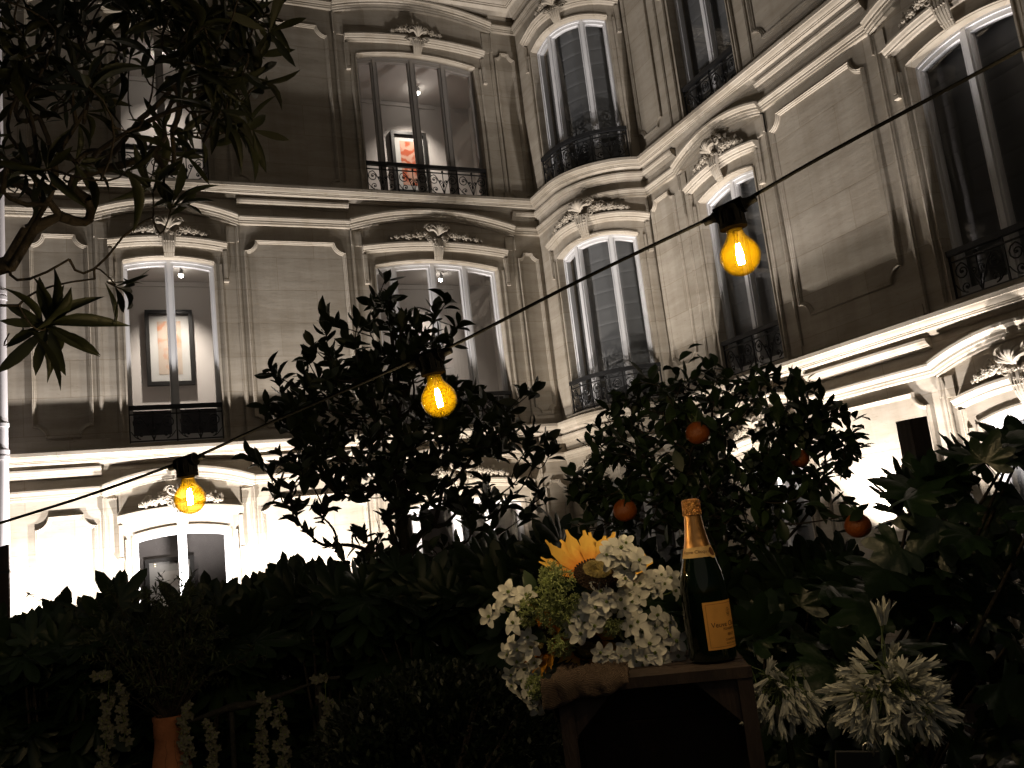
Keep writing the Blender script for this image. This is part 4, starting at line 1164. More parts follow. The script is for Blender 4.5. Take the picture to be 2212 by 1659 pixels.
bulb('unseen amber bulb added to the string beyond the right edge of the picture', at(2385, -20, 1.16), at(2412, 95, 1.15), np.array(CAB[14])-np.array(CAB[13]))  # unseen bulb, added to light the bottle and the agapanthus
bulb('unseen amber bulb added to the string beyond the left edge of the picture', at(-172, 1215, 2.02), at(-168, 1285, 2.02), np.array(CAB[1])-np.array(CAB[0]))  # unseen bulb, added to light the near tree
bulb('lowest amber bulb at the left before the bright wall', at(406, 1032, 1.768), at(414, 1110, 1.762), np.array(CAB[4])-np.array(CAB[3]))

# ------------------------------------------------------------------ crate, stacked on two more
ZT = -0.25
cl_ = on_z(1203, 1474, ZT); cr_ = on_z(1618, 1434, ZT)
ex = (cr_-cl_); CWID = np.linalg.norm(ex); ex /= CWID; ey = np.array([-ex[1], ex[0], 0]); ez = np.array([0, 0, 1.0])
if ey[1] < 0: ey = -ey
CM = np.array([ex, ey, ez]).T
CH = (ZT-GROUND)/3; CD = 0.27
def crate(zb, label):
    t = thing('wooden_crate', label, 'crate', tuple(cl_*np.array([1, 1, 0])+np.array([0, 0, zb])), 'brown wooden crates stacked open side forward')
    O = np.array([cl_[0], cl_[1], zb])
    def bx(m, x0, x1, y0, y1, z0, z1): m.box(O+CM@np.array([(x0+x1)/2, (y0+y1)/2, (z0+z1)/2]), (x1-x0, y1-y0, z1-z0), CM)
    W_, H_ = CWID, CH-0.003; th = 0.013; pw = 0.024
    top = MB()
    for i in range(3): bx(top, 0.0, W_, 0.002+i*0.092, 0.002+i*0.092+0.083, H_-th, H_)
    top.build('top_board', CRATE, t)
    bot = MB()
    for i in range(3): bx(bot, 0.0, W_, 0.002+i*0.092, 0.002+i*0.092+0.083, 0, th)
    bot.build('bottom_board', CRATE, t)
    for x0, x1 in ((0.001, th), (W_-th, W_-0.001)):
        s = MB()
        for i in range(4): bx(s, x0, x1, 0.010, CD, th+0.004+i*0.112, th+0.004+i*0.112+0.100)
        s.build('side_slat', CRATE, t)
    b = MB()
    for i in range(4): bx(b, th+0.001, W_-th-0.001, CD-0.012, CD-0.001, th+0.001+i*0.1095, th+0.001+i*0.1095+0.108)
    b.build('back_slat', CRATE, t)
    for x0, x1 in ((-0.001, pw), (W_-pw, W_+0.001)):
        p = MB(); bx(p, x0, x1, -0.010, 0.0005, 0.002, H_-0.0175); p.build('front_post', CRATE, t)
    for z0, z1 in ((H_-0.017, H_+0.001), (-0.001, 0.016)):
        p = MB(); bx(p, -0.002, W_+0.002 if z0 > 0.1 else W_, -0.012, 0.0007, z0, z1); p.build('front_rail', CRATE, t)
    for sx in (0, 1):
        for sz in (0, 1):
            g = MB(); x0 = pw if sx == 0 else W_-pw; s1 = 1 if sx == 0 else -1; zz0 = H_-0.0175 if sz else 0.0165; s2 = -1 if sz else 1
            tri = [(x0, zz0), (x0+s1*0.072, zz0), (x0, zz0+s2*0.072)]
            vs = [O+CM@np.array([x, y, z]) for y in (-0.004, 0.012) for x, z in tri]
            g.add(vs, [(0, 1, 2), (5, 4, 3), (0, 3, 4, 1), (1, 4, 5, 2), (2, 5, 3, 0)]); g.build('corner_brace', CRATE, t)
crate(ZT-CH, 'brown wooden crate on top of the stack, carrying the bouquet and bottle')
crate(ZT-2*CH, 'brown wooden crate in the middle of the stack, under the top crate')
crate(ZT-3*CH, 'brown wooden crate at the bottom of the stack, on the ground')

# ------------------------------------------------------------------ champagne bottle
def text_on(body, size, name, m, parent, place, ext=0.0002):
    c = bpy.data.curves.new(name, 'FONT'); c.body = body; c.size = size; c.align_x = 'CENTER'; c.align_y = 'CENTER'; c.resolution_u = 3
    o = bpy.data.objects.new(name, c); link(o); bpy.context.view_layer.update()
    dg = bpy.context.evaluated_depsgraph_get(); me = bpy.data.meshes.new_from_object(o.evaluated_get(dg)); bpy.data.objects.remove(o)
    for v in me.vertices: v.co = Vector(place(v.co.x, v.co.y))
    me.materials.clear()
    return mk(name, me, m, parent)
def bottle():
    b = on_z(1541, 1424, ZT); b = np.array([b[0], b[1], ZT]); s = 0.287/0.30; k = s
    t = thing('champagne_bottle', 'dark green champagne bottle with gold foil neck and orange label on the crate', 'bottle', tuple(b))
    BG = bpy.data.materials.new('dark_bottle_glass'); BG.use_nodes = True; p = BG.node_tree.nodes['Principled BSDF']
    p.inputs['Base Color'].default_value = (0.003, 0.008, 0.004, 1); p.inputs['Roughness'].default_value = 0.06; p.inputs['Specular IOR Level'].default_value = 0.6
    tcn = BG.node_tree.nodes.new('ShaderNodeTexCoord'); nz = BG.node_tree.nodes.new('ShaderNodeTexNoise'); nz.inputs['Scale'].default_value = 35
    bpn = BG.node_tree.nodes.new('ShaderNodeBump'); bpn.inputs['Strength'].default_value = 0.03; bpn.inputs['Distance'].default_value = 0.01
    BG.node_tree.links.new(tcn.outputs['Object'], nz.inputs['Vector']); BG.node_tree.links.new(nz.outputs[0], bpn.inputs['Height']); BG.node_tree.links.new(bpn.outputs[0], p.inputs['Normal'])
    FOIL = mat('gold_foil', (0.64, 0.335, 0.125), 0.30, metal=0.95, var=0.10, scale=30, bump=0.10, bscale=60)
    FOILR = mat('crinkled_gold_foil', (0.68, 0.35, 0.13), 0.36, metal=0.95, var=0.2, scale=60, bump=1.0, bscale=150)
    LABO = mat('orange_label_paper', (0.80, 0.40, 0.10), 0.7, var=0.06, scale=40, spec=0.3)
    LABN = mat('pale_gold_label_paper', (0.60, 0.40, 0.17), 0.6, var=0.06, scale=40)
    INK = mat('brown_label_ink', (0.10, 0.035, 0.012), 0.8, var=0.05)
    prof = [(0.0, 0.004), (0.030, 0.0), (0.0415, 0.002), (0.0440, 0.008), (0.0443, 0.06), (0.0440, 0.115), (0.0425, 0.140), (0.0390, 0.160), (0.0335, 0.180), (0.0275, 0.200), (0.0225, 0.220), (0.0190, 0.240), (0.0165, 0.260), (0.0150, 0.275)]
    P = smooth_line([np.array([r, z, 0]) for r, z in prof], 4); PR = [(max(0, q[0])*k, q[1]*k) for q in P]
    def rad(z):
        for (r0, z0), (r1, z1) in zip(PR[8:], PR[9:]):
            if z0 <= z <= z1: return r0+(r1-r0)*(z-z0)/(z1-z0+1e-9)
        return PR[-1][0]
    m = MB(); m.lathe(PR, b, None, 48); body = m.build('body', BG, t, smooth=True, angle=60)
    f = MB(); zs = np.linspace(0.198*k, 0.272*k, 12); pr = [(rad(z)+0.0006, z) for z in zs]
    f.lathe(pr, b, None, 48); f.build('neck_foil', FOIL, t, smooth=True, angle=60)
    rng = random.Random(3); c = MB(); rows = []
    cp = [(0.0150, 0.268), (0.0185, 0.270), (0.0192, 0.274), (0.0180, 0.277), (0.0178, 0.283), (0.0182, 0.290), (0.0180, 0.296), (0.0165, 0.299), (0.011, 0.3008), (0.0, 0.3012)]
    for r, z in cp:
        rows.append([b+np.array([(r+rng.uniform(-.0007, .0007)*(r > .001))*k*math.cos(a), (r+rng.uniform(-.0007, .0007)*(r > .001))*k*math.sin(a), z*k]) for a in np.linspace(0, 2*PI, 29)[:-1]])
    c.grid(rows, closed_u=True); cap = c.build('foil_cap', FOILR, t, smooth=True, angle=35)
    wi = MB()
    for i in range(4):
        a = i*PI/2+0.4
        for da in (-0.25, 0.25):
            wi.tube([b+np.array([0.0188*k*math.cos(a+da), 0.0188*k*math.sin(a+da), 0.274*k]), b+np.array([0.0188*k*math.cos(a), 0.0188*k*math.sin(a), 0.288*k]), b+np.array([0.012*k*math.cos(a), 0.012*k*math.sin(a), 0.3012*k])], 0.0008, 5)
    wi.build('wire', FOIL, cap)
    face = math.atan2(-b[1], -b[0])               # direction to the viewer
    def on(ang, z, off=0.0010): r = rad(z)+off; return b+np.array([r*math.cos(ang), r*math.sin(ang), z])
    # body label, its middle turned away to the right
    ca = face+R(58); hw = R(66)
    def label(a0, a1, z0, z1, m_, name, off=0.0006, n=26, nz=6):
        q = MB(); q.grid([[on(a0+(a1-a0)*i/n, z0+(z1-z0)*j/nz, off) for i in range(n+1)] for j in range(nz+1)]); return q.build(name, m_, t, smooth=True, angle=180)
    lo = label(ca-hw, ca+hw, 0.022*k, 0.108*k, LABO, 'label')
    r0 = rad(0.06*k)
    def pl(z, off=0.0010): return lambda x, y: on(ca+x/r0, z+y, off)
    text_on('Veuve Clicquot', 0.0128*k, 'lettering', INK, lo, pl(0.0655*k))
    text_on('PONSARDIN', 0.0062*k, 'lettering', INK, lo, pl(0.0570*k))
    text_on('BRUT', 0.0070*k, 'lettering', INK, lo, pl(0.0470*k))
    text_on('CHAMPAGNE', 0.0052*k, 'lettering', INK, lo, pl(0.0375*k))
    text_on('REIMS FRANCE', 0.0045*k, 'lettering', INK, lo, pl(0.0310*k))
    e = MB()
    def ringpts(w_, h_, zc): return [on(ca+x/r0, zc+y, 0.0010) for x, y in ((-w_, -h_), (w_, -h_), (w_, h_), (-w_, h_))]
    wr, hr, zc = hw*r0-0.005, 0.0385*k, 0.065*k
    for i in range(24):
        x0, x1 = -wr+2*wr*i/24, -wr+2*wr*(i+1)/24
        for y in (-hr, hr): e.add([on(ca+x0/r0, zc+y-.0002, .0010), on(ca+x1/r0, zc+y-.0002, .0010), on(ca+x1/r0, zc+y+.0002, .0010), on(ca+x0/r0, zc+y+.0002, .0010)], [(0, 1, 2, 3)])
    for x in (-wr, wr):
        for j in range(6):
            y0, y1 = -hr+2*hr*j/6, -hr+2*hr*(j+1)/6
            e.add([on(ca+(x-.0002)/r0, zc+y0, .0010), on(ca+(x+.0002)/r0, zc+y0, .0010), on(ca+(x+.0002)/r0, zc+y1, .0010), on(ca+(x-.0002)/r0, zc+y1, .0010)], [(0, 1, 2, 3)])
    # small oval anchor crest above the name
    for rr in (0.0062, 0.0048):
        for i in range(20):
            a, a2 = 2*PI*i/20, 2*PI*(i+1)/20
            e.add([on(ca+q*rr*0.8*math.sin(w_)/r0, 0.087*k+q*rr*1.2*math.cos(w_), .0010) for q, w_ in ((1, a), (1, a2), (0.93, a2), (0.93, a))], [(0, 1, 2, 3)])
    for x0, x1, y0, y1 in ((-.0004, .0004, -.004, .004), (-.002, .002, .002, .0026), (-.003, -.0022, -.003, -.001), (.0022, .003, -.003, -.001), (-.003, .003, -.0042, -.0034)):
        e.add([on(ca+x/r0, 0.087*k+y, .0010) for x, y in ((x0, y0), (x1, y0), (x1, y1), (x0, y1))], [(0, 1, 2, 3)])
    e.build('border', INK, lo)
    ln = label(face-R(75), face+R(100), 0.190*k, 0.2095*k, LABN, 'neck_label', off=0.0012)
    rn = rad(0.2*k); ce = face+R(6)
    text_on('Veuve Clicquot', 0.0088*k, 'lettering', INK, ln, lambda x, y: on(ce-R(12)+x/rn, 0.2005*k+y, 0.0017))
    # round seal hanging over the band
    sl = MB(); cs = face+R(58)
    for rr0, rr1 in ((0.0, 0.0062), (0.0062, 0.0108)):
        pass
    n = 24
    sl.add([on(cs, 0.199*k, 0.0022)]+[on(cs+0.0115*k*math.sin(2*PI*i/n)/rn, 0.199*k+0.0125*k*math.cos(2*PI*i/n), 0.0020) for i in range(n)], [(0, 1+i, 1+(i+1) % n) for i in range(n)])
    sl.build('seal', LABN, ln)
    sd = MB(); sd.add([on(cs, 0.199*k, 0.0026)]+[on(cs+0.0068*k*math.sin(2*PI*i/n)/rn, 0.199*k+0.008*k*math.cos(2*PI*i/n), 0.0025) for i in range(n)], [(0, 1+i, 1+(i+1) % n) for i in range(n)])
    sd.build('seal_centre', INK, ln)
bottle()

# ------------------------------------------------------------------ bouquet of silk flowers lying on the crate
def Z(x, y): return 1016.5+.3064*x, 1050.4+.3064*y
def zat(x, y, d): a, b = Z(x, y); return at(a, b, d)
BQ = on_z(1300, 1440, ZT); DB = float(np.dot(BQ, CF))+0.06
bq = thing('flower_bouquet', 'bouquet of white silk flowers and orange sunflowers in burlap on the crate', 'bouquet', (BQ[0], BQ[1], ZT))
def petal(L, W, n=4, cup=0.3, curl=0.0, notch=0.0):
    v = []; f = []
    for i in range(n+1):
        t = i/n; wd = W*0.5*(math.sin(PI*min(0.93, 0.12+0.80*t))**0.9); z = cup*L*(t*t*0.6)-curl*L*t**3
        y = L*t
        v += [(-wd, y-notch*L*(t == 1), z+wd*0.35), (0, y, z), (wd, y-notch*L*(t == 1), z+wd*0.35)]
    for i in range(n):
        for j in range(2): f.append((i*3+j, i*3+j+1, i*3+j+4, i*3+j+3))
    return np.array(v), f
def white_flower_mesh(seed):
    rng = random.Random(seed); mb = MB(); mb_f = []
    for i in range(5):
        a = 2*PI*i/5+rng.uniform(-.15, .15); T, F_ = petal(0.0185*rng.uniform(.88, 1.1), 0.0125, 4, rng.uniform(0.0, 0.5), rng.uniform(0, .5))
        c, s_ = math.cos(a), math.sin(a)
        mb.add([(x*c+y*s_, -x*s_+y*c, z+0.0015) for x, y, z in T], F_)
    nf = len(mb.f)
    mb.blob((0, 0, 0.002), (0.0028, 0.0028, 0.0022), nu=7, nv=4)
    for i in range(5): mb.tube([(0, 0, 0), (0.002*math.cos(i*1.26), 0.002*math.sin(i*1.26), 0.006)], [0.0005, 0.0008], 4)
    mb.tube([(0, 0, 0.001), (0.001, 0, -0.014), (0.003, 0.001, -0.034)], [0.0018, 0.0011, 0.0009], 5)
    me = bpy.data.meshes.new('white_flower'); me.from_pydata(mb.v, [], mb.f); me.materials.append(FLW); me.materials.append(FLC)
    me.shade_smooth()
    for i, p in enumerate(me.polygons): p.material_index = 0 if i < nf else 1
    return me
FLD = mat('shaded_white_petal', (0.115, 0.115, 0.095), 0.8, var=0.15, scale=30, spec=0.2)  # white petal darkened in colour, standing in for dim light on the garlands
WFM = [white_flower_mesh(s) for s in range(6)]
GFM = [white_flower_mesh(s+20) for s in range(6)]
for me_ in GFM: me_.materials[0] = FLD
WF = [(240, 790), (350, 815), (130, 915), (300, 960), (275, 745), (200, 850), (395, 770),
      (300, 1110), (262, 1180), (352, 1170), (400, 1060), (330, 1235), (285, 1330), (390, 1290), (365, 1365), (450, 1330), (500, 1270), (300, 1400), (455, 1235), (410, 1410), (375, 1480), (440, 1525), (472, 1560), (520, 1340), (330, 1150), (430, 1130),
      (910, 745), (960, 820), (1000, 830), (1090, 860), (1060, 510), (1130, 570), (1090, 660), (1180, 600), (1190, 680), (1240, 720), (1010, 450), (960, 480), (1060, 440), (1090, 400), (1130, 480), (1180, 520), (1000, 520), (1070, 560), (1150, 700), (1120, 760),
      (1290, 670), (1340, 620), (1410, 650), (1440, 745), (1300, 740), (1370, 690),
      (870, 985), (920, 900), (830, 920), (770, 1040), (800, 960), (730, 1000), (760, 920),
      (1120, 990), (1180, 960), (1300, 980), (1370, 1000), (1410, 1060), (1310, 915), (1440, 1090), (1330, 1080), (1150, 880), (1200, 1030), (1390, 960),
      (1460, 1190), (960, 1200), (960, 1260), (1160, 1235), (1230, 1200), (1300, 1180), (1180, 1120), (1250, 1105), (1340, 1220), (1210, 1260), (1060, 1190), (1100, 1150), (920, 1170), (1270, 1250), (850, 830), (790, 850), (1050, 800), (930, 860), (1130, 820), (1180, 780), (1080, 590), (1120, 630), (1230, 650), (880, 850)]
frng = random.Random(77)
bc = np.array(zat(800, 950, DB+0.05))
def facing(p, k=0.8):
    out = p-bc; out[2] += 0.02; out = out/(np.linalg.norm(out)+1e-9)
    d = -CF*1.0+k*out+np.array([0, 0, 0.25])+np.array([frng.uniform(-.45, .45) for _ in range(3)]); return d/np.linalg.norm(d)
for i, (x, y) in enumerate(WF):
    r2 = ((x-800)/700)**2+((y-900)/600)**2
    dep = DB-0.10+0.13*min(1.2, r2)+frng.uniform(-.012, .012)
    if y > 1080 and x > 880: dep = DB-0.085+frng.uniform(-.01, .01)
    if y < 600 and x > 900: dep = DB-0.125+frng.uniform(-.012, .012)
    p = np.array(zat(x+frng.uniform(-6, 6), y+frng.uniform(-6, 6), dep)); d = facing(p)
    o = bpy.data.objects.new('white_flower', WFM[i % 6]); link(o)
    Bz = basis(np.cross(d, (frng.random(), frng.random(), frng.random())), d); X, Y_ = Bz[:, 0], Bz[:, 1]
    M = Matrix(((X[0], Y_[0], d[0], p[0]), (X[1], Y_[1], d[1], p[1]), (X[2], Y_[2], d[2], p[2]), (0, 0, 0, 1)))
    s = frng.uniform(1.05, 1.38); attach(o, bq); o.matrix_basis = M @ Matrix.Scale(s, 4)
def sunflower(c, d, r_disc, Lp, m_pet, seed, a_from=-2.0, lab=None):
    rng = random.Random(seed); c = np.array(c); d = np.array(d)/np.linalg.norm(d); Bz = basis(CU-d*(CU@d), d); X, Y_ = Bz[:, 0], Bz[:, 1]
    s = MB()
    rows = []
    for i in range(9):
        t = i/8; r = r_disc*t; h = r_disc*(0.10+0.30*math.sin(PI*min(1, t*1.05))**1.5*(t > .35)-0.12*(t > .95))
        rows.append([c+X*(r*math.cos(a)*rng.uniform(.97, 1.03))+Y_*(r*math.sin(a))+d*(h+rng.uniform(-.0008, .0008)) for a in np.linspace(0, 2*PI, 31)[:-1]])
    s.grid(rows[4:], closed_u=True)
    so = s.build('sunflower', SUND, bq, smooth=True, angle=60)
    if lab: so['label'] = lab
    cm = MB(); cm.grid(rows[:6], closed_u=True); cm.v = [tuple(np.array(v)+d*0.001) for v in cm.v]; cm.build('flower_centre', SUNC, so, smooth=True, angle=60)
    seeds = MB()
    for i in range(150):
        a = i*2.39996; r = r_disc*(0.55+0.45*math.sqrt((i+1)/150)); q = c+X*r*math.cos(a)+Y_*r*math.sin(a)+d*(r_disc*0.36*math.sin(PI*min(1, r/r_disc*1.0))**0.8+0.0015)
        seeds.blob(q, (0.0014, 0.0014, 0.0026), nu=4, nv=3)
    seeds.build('seed', SUND, so, kind='stuff')
    pm = MB()
    for ring in range(2):
        n = 13
        for i in range(n):
            a = 2*PI*(i+0.5*ring)/n+rng.uniform(-.1, .1)
            if math.sin(a) < a_from: continue
            L = Lp*rng.uniform(.85, 1.12); T, F_ = petal(L, Lp*0.46, 7, rng.uniform(0.55, 1.25), rng.uniform(0, .25)); out = X*math.cos(a)+Y_*math.sin(a); sd = np.cross(out, d)
            T = T.copy(); T[:, 0] *= 1+0.15*np.sin(T[:, 1]*300)
            # points at the tip
            tt = T[:, 1]/L; T[:, 0] *= np.where(tt > .8, 0.55, 1.0)
            pm.add([c+out*(r_disc*0.86)+out*y+sd*x+d*(z-0.004+0.003*ring) for x, y, z in T], F_)
    po = pm.build('petals', m_pet, so, smooth=True, angle=180); uv = po.data.uv_layers.new(name='UVMap')
    for lp in po.data.loops: uv.data[lp.index].uv = (0.5, ((lp.vertex_index//3) % 8)/7)
tilt = -CF*0.44+CU*0.90+CR*0.06
sunflower(zat(885, 630, DB-0.055), tilt, 0.043, 0.066, SUNP, 1, a_from=-0.12, lab='big yellow sunflower at the top of the bouquet')
sunflower(zat(520, 1080, DB-0.02), -CF*0.5-CR*0.8+CU*0.1, 0.026, 0.045, SUNO, 2, lab='amber sunflower turned away at the left side')
sunflower(zat(820, 1120, DB-0.045), -CF*0.8-CU*0.35, 0.030, 0.040, SUNP, 3, lab='sunflower with dark middle low in the bouquet')
def sprig(cx, cy, rx, ry, n, dep, seed, name='green_filler'):
    rng = random.Random(seed); mb = MB(); c0 = np.array(zat(cx, cy+ry*0.6, dep+0.05))
    for i in range(n):
        a = rng.uniform(0, 2*PI); q = math.sqrt(rng.random()); e = np.array(zat(cx+rx*q*math.cos(a), cy+ry*q*math.sin(a), dep-0.03*math.sqrt(1-q*q)+rng.uniform(-.006, .006)))
        if i % 4 == 0: mb.tube([c0, (c0+e)/2+np.array([0, 0, .004]), e], 0.0006, 3, cap=False)
        od = e-c0; od /= np.linalg.norm(od)
        for k in range(7):
            v = od*0.8+np.array([rng.gauss(0, .7) for _ in range(3)]); v /= np.linalg.norm(v); L = rng.uniform(.005, .010)
            mb.tube([e, e+v*L*0.6, e+v*L], [0.0006, 0.0011, 0.0008], 3, cap=True)
    mb.build(name, SPRIG, bq)
sprig(610, 800, 150, 230, 230, DB-0.075, 5); sprig(560, 620, 70, 80, 60, DB-0.05, 8); sprig(640, 1120, 85, 80, 70, DB-0.07, 6); sprig(990, 990, 85, 70, 60, DB-0.06, 7); sprig(410, 880, 60, 110, 60, DB-0.05, 9); sprig(470, 1420, 80, 90, 50, DB-0.04, 10)
lv = []
for i in range(46):
    x, y = frng.uniform(420, 1150), frng.uniform(740, 1200)
    lv.append((zat(x, y, DB-0.01+frng.uniform(-.02, .03)), (frng.uniform(-1, 1), frng.uniform(-.6, .2), frng.uniform(-.6, .7)), -CF+np.array([0, 0, .4]), 0.055, 0.026))
for one in lv: leaf_mesh('bouquet_leaf', [one], blade(4, 0.5, 0.3, 0.3), LEAF_O, bq)
# stems gathered in the bouquet's core
mb = MB()
for i in range(26):
    a, b_ = frng.choice(WF); p = np.array(zat(a, b_, DB-0.0)); mb.tube([p, p*0.5+np.array(zat(800, 1150, DB+0.02))*0.5, zat(820+frng.uniform(-60, 60), 1215, DB+0.03)], 0.0014, 4, cap=False)
mb.build('flower_stem', SPRIG, bq)
# burlap: a crumpled cloth over the crate's front left edge
def burlap_mat():
    m, n, l, b = nmat('burlap_weave'); tc = n.new('ShaderNodeTexCoord'); mp = n.new('ShaderNodeMapping'); l.new(tc.outputs['UV'], mp.inputs[0])
    w1 = n.new('ShaderNodeTexWave'); w1.bands_direction = 'X'; w1.inputs['Scale'].default_value = 22; w1.inputs['Distortion'].default_value = 0.8
    w2 = n.new('ShaderNodeTexWave'); w2.bands_direction = 'Y'; w2.inputs['Scale'].default_value = 22; w2.inputs['Distortion'].default_value = 0.8
    l.new(mp.outputs[0], w1.inputs[0]); l.new(mp.outputs[0], w2.inputs[0])
    mx = n.new('ShaderNodeMath'); mx.operation = 'MAXIMUM'; l.new(w1.outputs['Fac'], mx.inputs[0]); l.new(w2.outputs['Fac'], mx.inputs[1])
    rp = n.new('ShaderNodeValToRGB'); rp.color_ramp.elements[0].position = 0.45; rp.color_ramp.elements[0].color = (0.03, 0.02, 0.015, 1); rp.color_ramp.elements[1].color = (0.17, 0.115, 0.085, 1)
    l.new(mx.outputs[0], rp.inputs[0]); l.new(rp.outputs[0], b.inputs['Base Color']); b.inputs['Roughness'].default_value = 0.95
    bp = n.new('ShaderNodeBump'); bp.inputs['Strength'].default_value = 0.8; bp.inputs['Distance'].default_value = 0.003; l.new(mx.outputs[0], bp.inputs['Height']); l.new(bp.outputs[0], b.inputs['Normal'])
    return m
BURLAP = burlap_mat()
def burlap():
    rng = random.Random(4); NU, NV = 40, 26; rows = []; O = np.array([cl_[0], cl_[1], ZT])
    for j in range(NV+1):
        v = j/NV; row = []
        for i in range(NU+1):
            u = i/NU; x = -0.026+u*0.150
            hang = 0.034*(1-u)**0.8+0.002+0.004*math.sin(u*11)
            s = v*(0.13+hang+0.012)
            if s < 0.13: y, z = 0.115-s, 0.012-0.009*u+(0.010-0.006*u)*math.sin(u*9+v*6)*math.sin(v*PI)+0.006*rng.uniform(-1, 1)
            else:
                q = s-0.13; y = -0.0165-0.006*math.sin(min(1, q/0.012)*PI/2)-0.004*math.sin(u*26)*min(1, q/.02); z = 0.010-0.009*u-q
            if x < 0.0 and y > 0: z -= 0.03*min(1, -x/0.022)
            row.append(O+CM@np.array([x, y+rng.uniform(-.0012, .0012), z+rng.uniform(-.001, .001)]))
        rows.append(row)
    mb = MB(); mb.grid(rows); o = mb.build('burlap_cloth', BURLAP, None, smooth=True, angle=180)
    o['label'] = 'coarse brown burlap under the bouquet, hanging over the crate edge'; o['category'] = 'cloth'
    uv = o.data.uv_layers.new(name='UVMap'); me = o.data
    for lp in me.loops:
        k = lp.vertex_index; uv.data[lp.index].uv = ((k % (NU+1))/NU*1.25, (k//(NU+1))/NV)
    so = o.modifiers.new('thickness', 'SOLIDIFY'); so.thickness = 0.0012
burlap()

# ------------------------------------------------------------------ agapanthus heads
def floret_mesh(seed):
    rng = random.Random(seed); mb = MB()
    mb.tube([(0, 0, -0.030), (0.001, 0.001, -0.012), (0, 0, 0)], [0.0009, 0.0008, 0.0012], 5); ng = len(mb.f)
    for i in range(6):
        a = 2*PI*i/6+rng.uniform(-.2, .2); op = rng.uniform(.12, .42); pts = []; n = 5; L = 0.034*rng.uniform(.85, 1.15)
        vs = []; fs = []
        for k in range(n+1):
            t = k/n; r = 0.0016+L*op*t*t*0.75; wd = 0.0068*(math.sin(PI*(0.12+0.82*t))**0.8); z = L*t*(1-0.15*op*t)
            for sd in (-1, 0, 1):
                aa = a; vs.append((r*math.cos(aa)-sd*wd*0.5*math.sin(aa), r*math.sin(aa)+sd*wd*0.5*math.cos(aa), z-abs(sd)*0.0004+rng.uniform(-.0008, .0008)))
        for k in range(n):
            for j in range(2): fs.append((k*3+j, k*3+j+1, k*3+j+4, k*3+j+3))
        mb.add(vs, fs)
    for i in range(3): mb.tube([(0, 0, 0.004), (0.003*math.cos(i*2), 0.003*math.sin(i*2), 0.033)], 0.0005, 4)
    me = bpy.data.meshes.new('floret'); me.from_pydata(mb.v, [], mb.f); me.materials.append(AGAP); me.materials.append(AGAG); me.shade_smooth()
    for i, p in enumerate(me.polygons): p.material_index = 1 if i < ng else 0
    return me
FLM = [floret_mesh(s) for s in range(7)]
def agapanthus(px, py, depth, rad, n, label, seed, skirt=0.0, topspike=False):
    rng = random.Random(seed); c = np.array(at(px, py, depth)); base = (c[0]+0.02, c[1]+0.05, GROUND)
    t = thing('agapanthus', label, 'flower', base, 'cream agapanthus flowers beside the crate')
    s = MB(); s.tube([base, (c+np.array(base))/2+np.array([0.015, 0.02, 0]), c], [0.009, 0.008, 0.006], 8); 
    pd = MB()
    for i in range(n):
        b_ = rng.random(); z = 0.95-1.55*(i+.5)/n+rng.uniform(-.1, .1); z = max(-.9, min(.98, z)); a = i*2.39996+rng.uniform(-.3, .3)
        sr = math.sqrt(1-z*z); d = np.array([sr*math.cos(a), sr*math.sin(a), z]); rr = rad*rng.uniform(.42, .72)
        p = c+d*rr*np.array([1.0, 1.0, .82]); p[2] -= 0.015*sr
        fd = d*0.8+np.array([0, 0, -0.42-skirt])+np.array([rng.gauss(0, .42) for _ in range(3)])
        if topspike and i < 2: p = c+np.array([0.006*(i-.5), -.01, rad*0.98]); fd = np.array([0.35*(i-.5), -.2, 1.0])
        fd /= np.linalg.norm(fd); k = rng.uniform(.95, 1.3)*rad/0.1
        Bz = basis(np.cross(fd, (rng.random(), rng.random(), rng.random())), fd); X, Y_ = Bz[:, 0], Bz[:, 1]
        M = Matrix(((X[0], Y_[0], fd[0], p[0]), (X[1], Y_[1], fd[1], p[1]), (X[2], Y_[2], fd[2], p[2]), (0, 0, 0, 1)))
        o = bpy.data.objects.new('floret', FLM[i % 7]); link(o); attach(o, t); o.matrix_basis = M @ Matrix.Scale(k, 4)
        e = p-fd*0.028*k
        pd.tube([c, c*0.4+e*0.6+np.array([0, 0, .012]), e], 0.0011, 4, cap=False)
    s.build('stem', AGAG, t, smooth=True, angle=180); pd.build('flower_stalk', AGAG, t)
    lv = [(np.array(base)+np.array([rng.uniform(-.03, .03), rng.uniform(-.03, .03), 0.02]), (rng.uniform(-.6, .6), rng.uniform(-.6, .6), 1), (rng.uniform(-1, 1), rng.uniform(-1, 1), .3), rng.uniform(.5, .8), .035) for _ in range(14)]
    leaf_mesh('strap_leaf', lv, blade(7, 0.45, 0.3, 0.4), LEAF_B, t)
agapanthus(1922, 1492, 1.42, 0.104, 98, 'large drooping cream agapanthus head, the fuller of the two', 61, topspike=True)
agapanthus(1690, 1500, 1.62, 0.086, 84, 'smaller wilting cream agapanthus head close beside the crate post', 62, skirt=0.5)

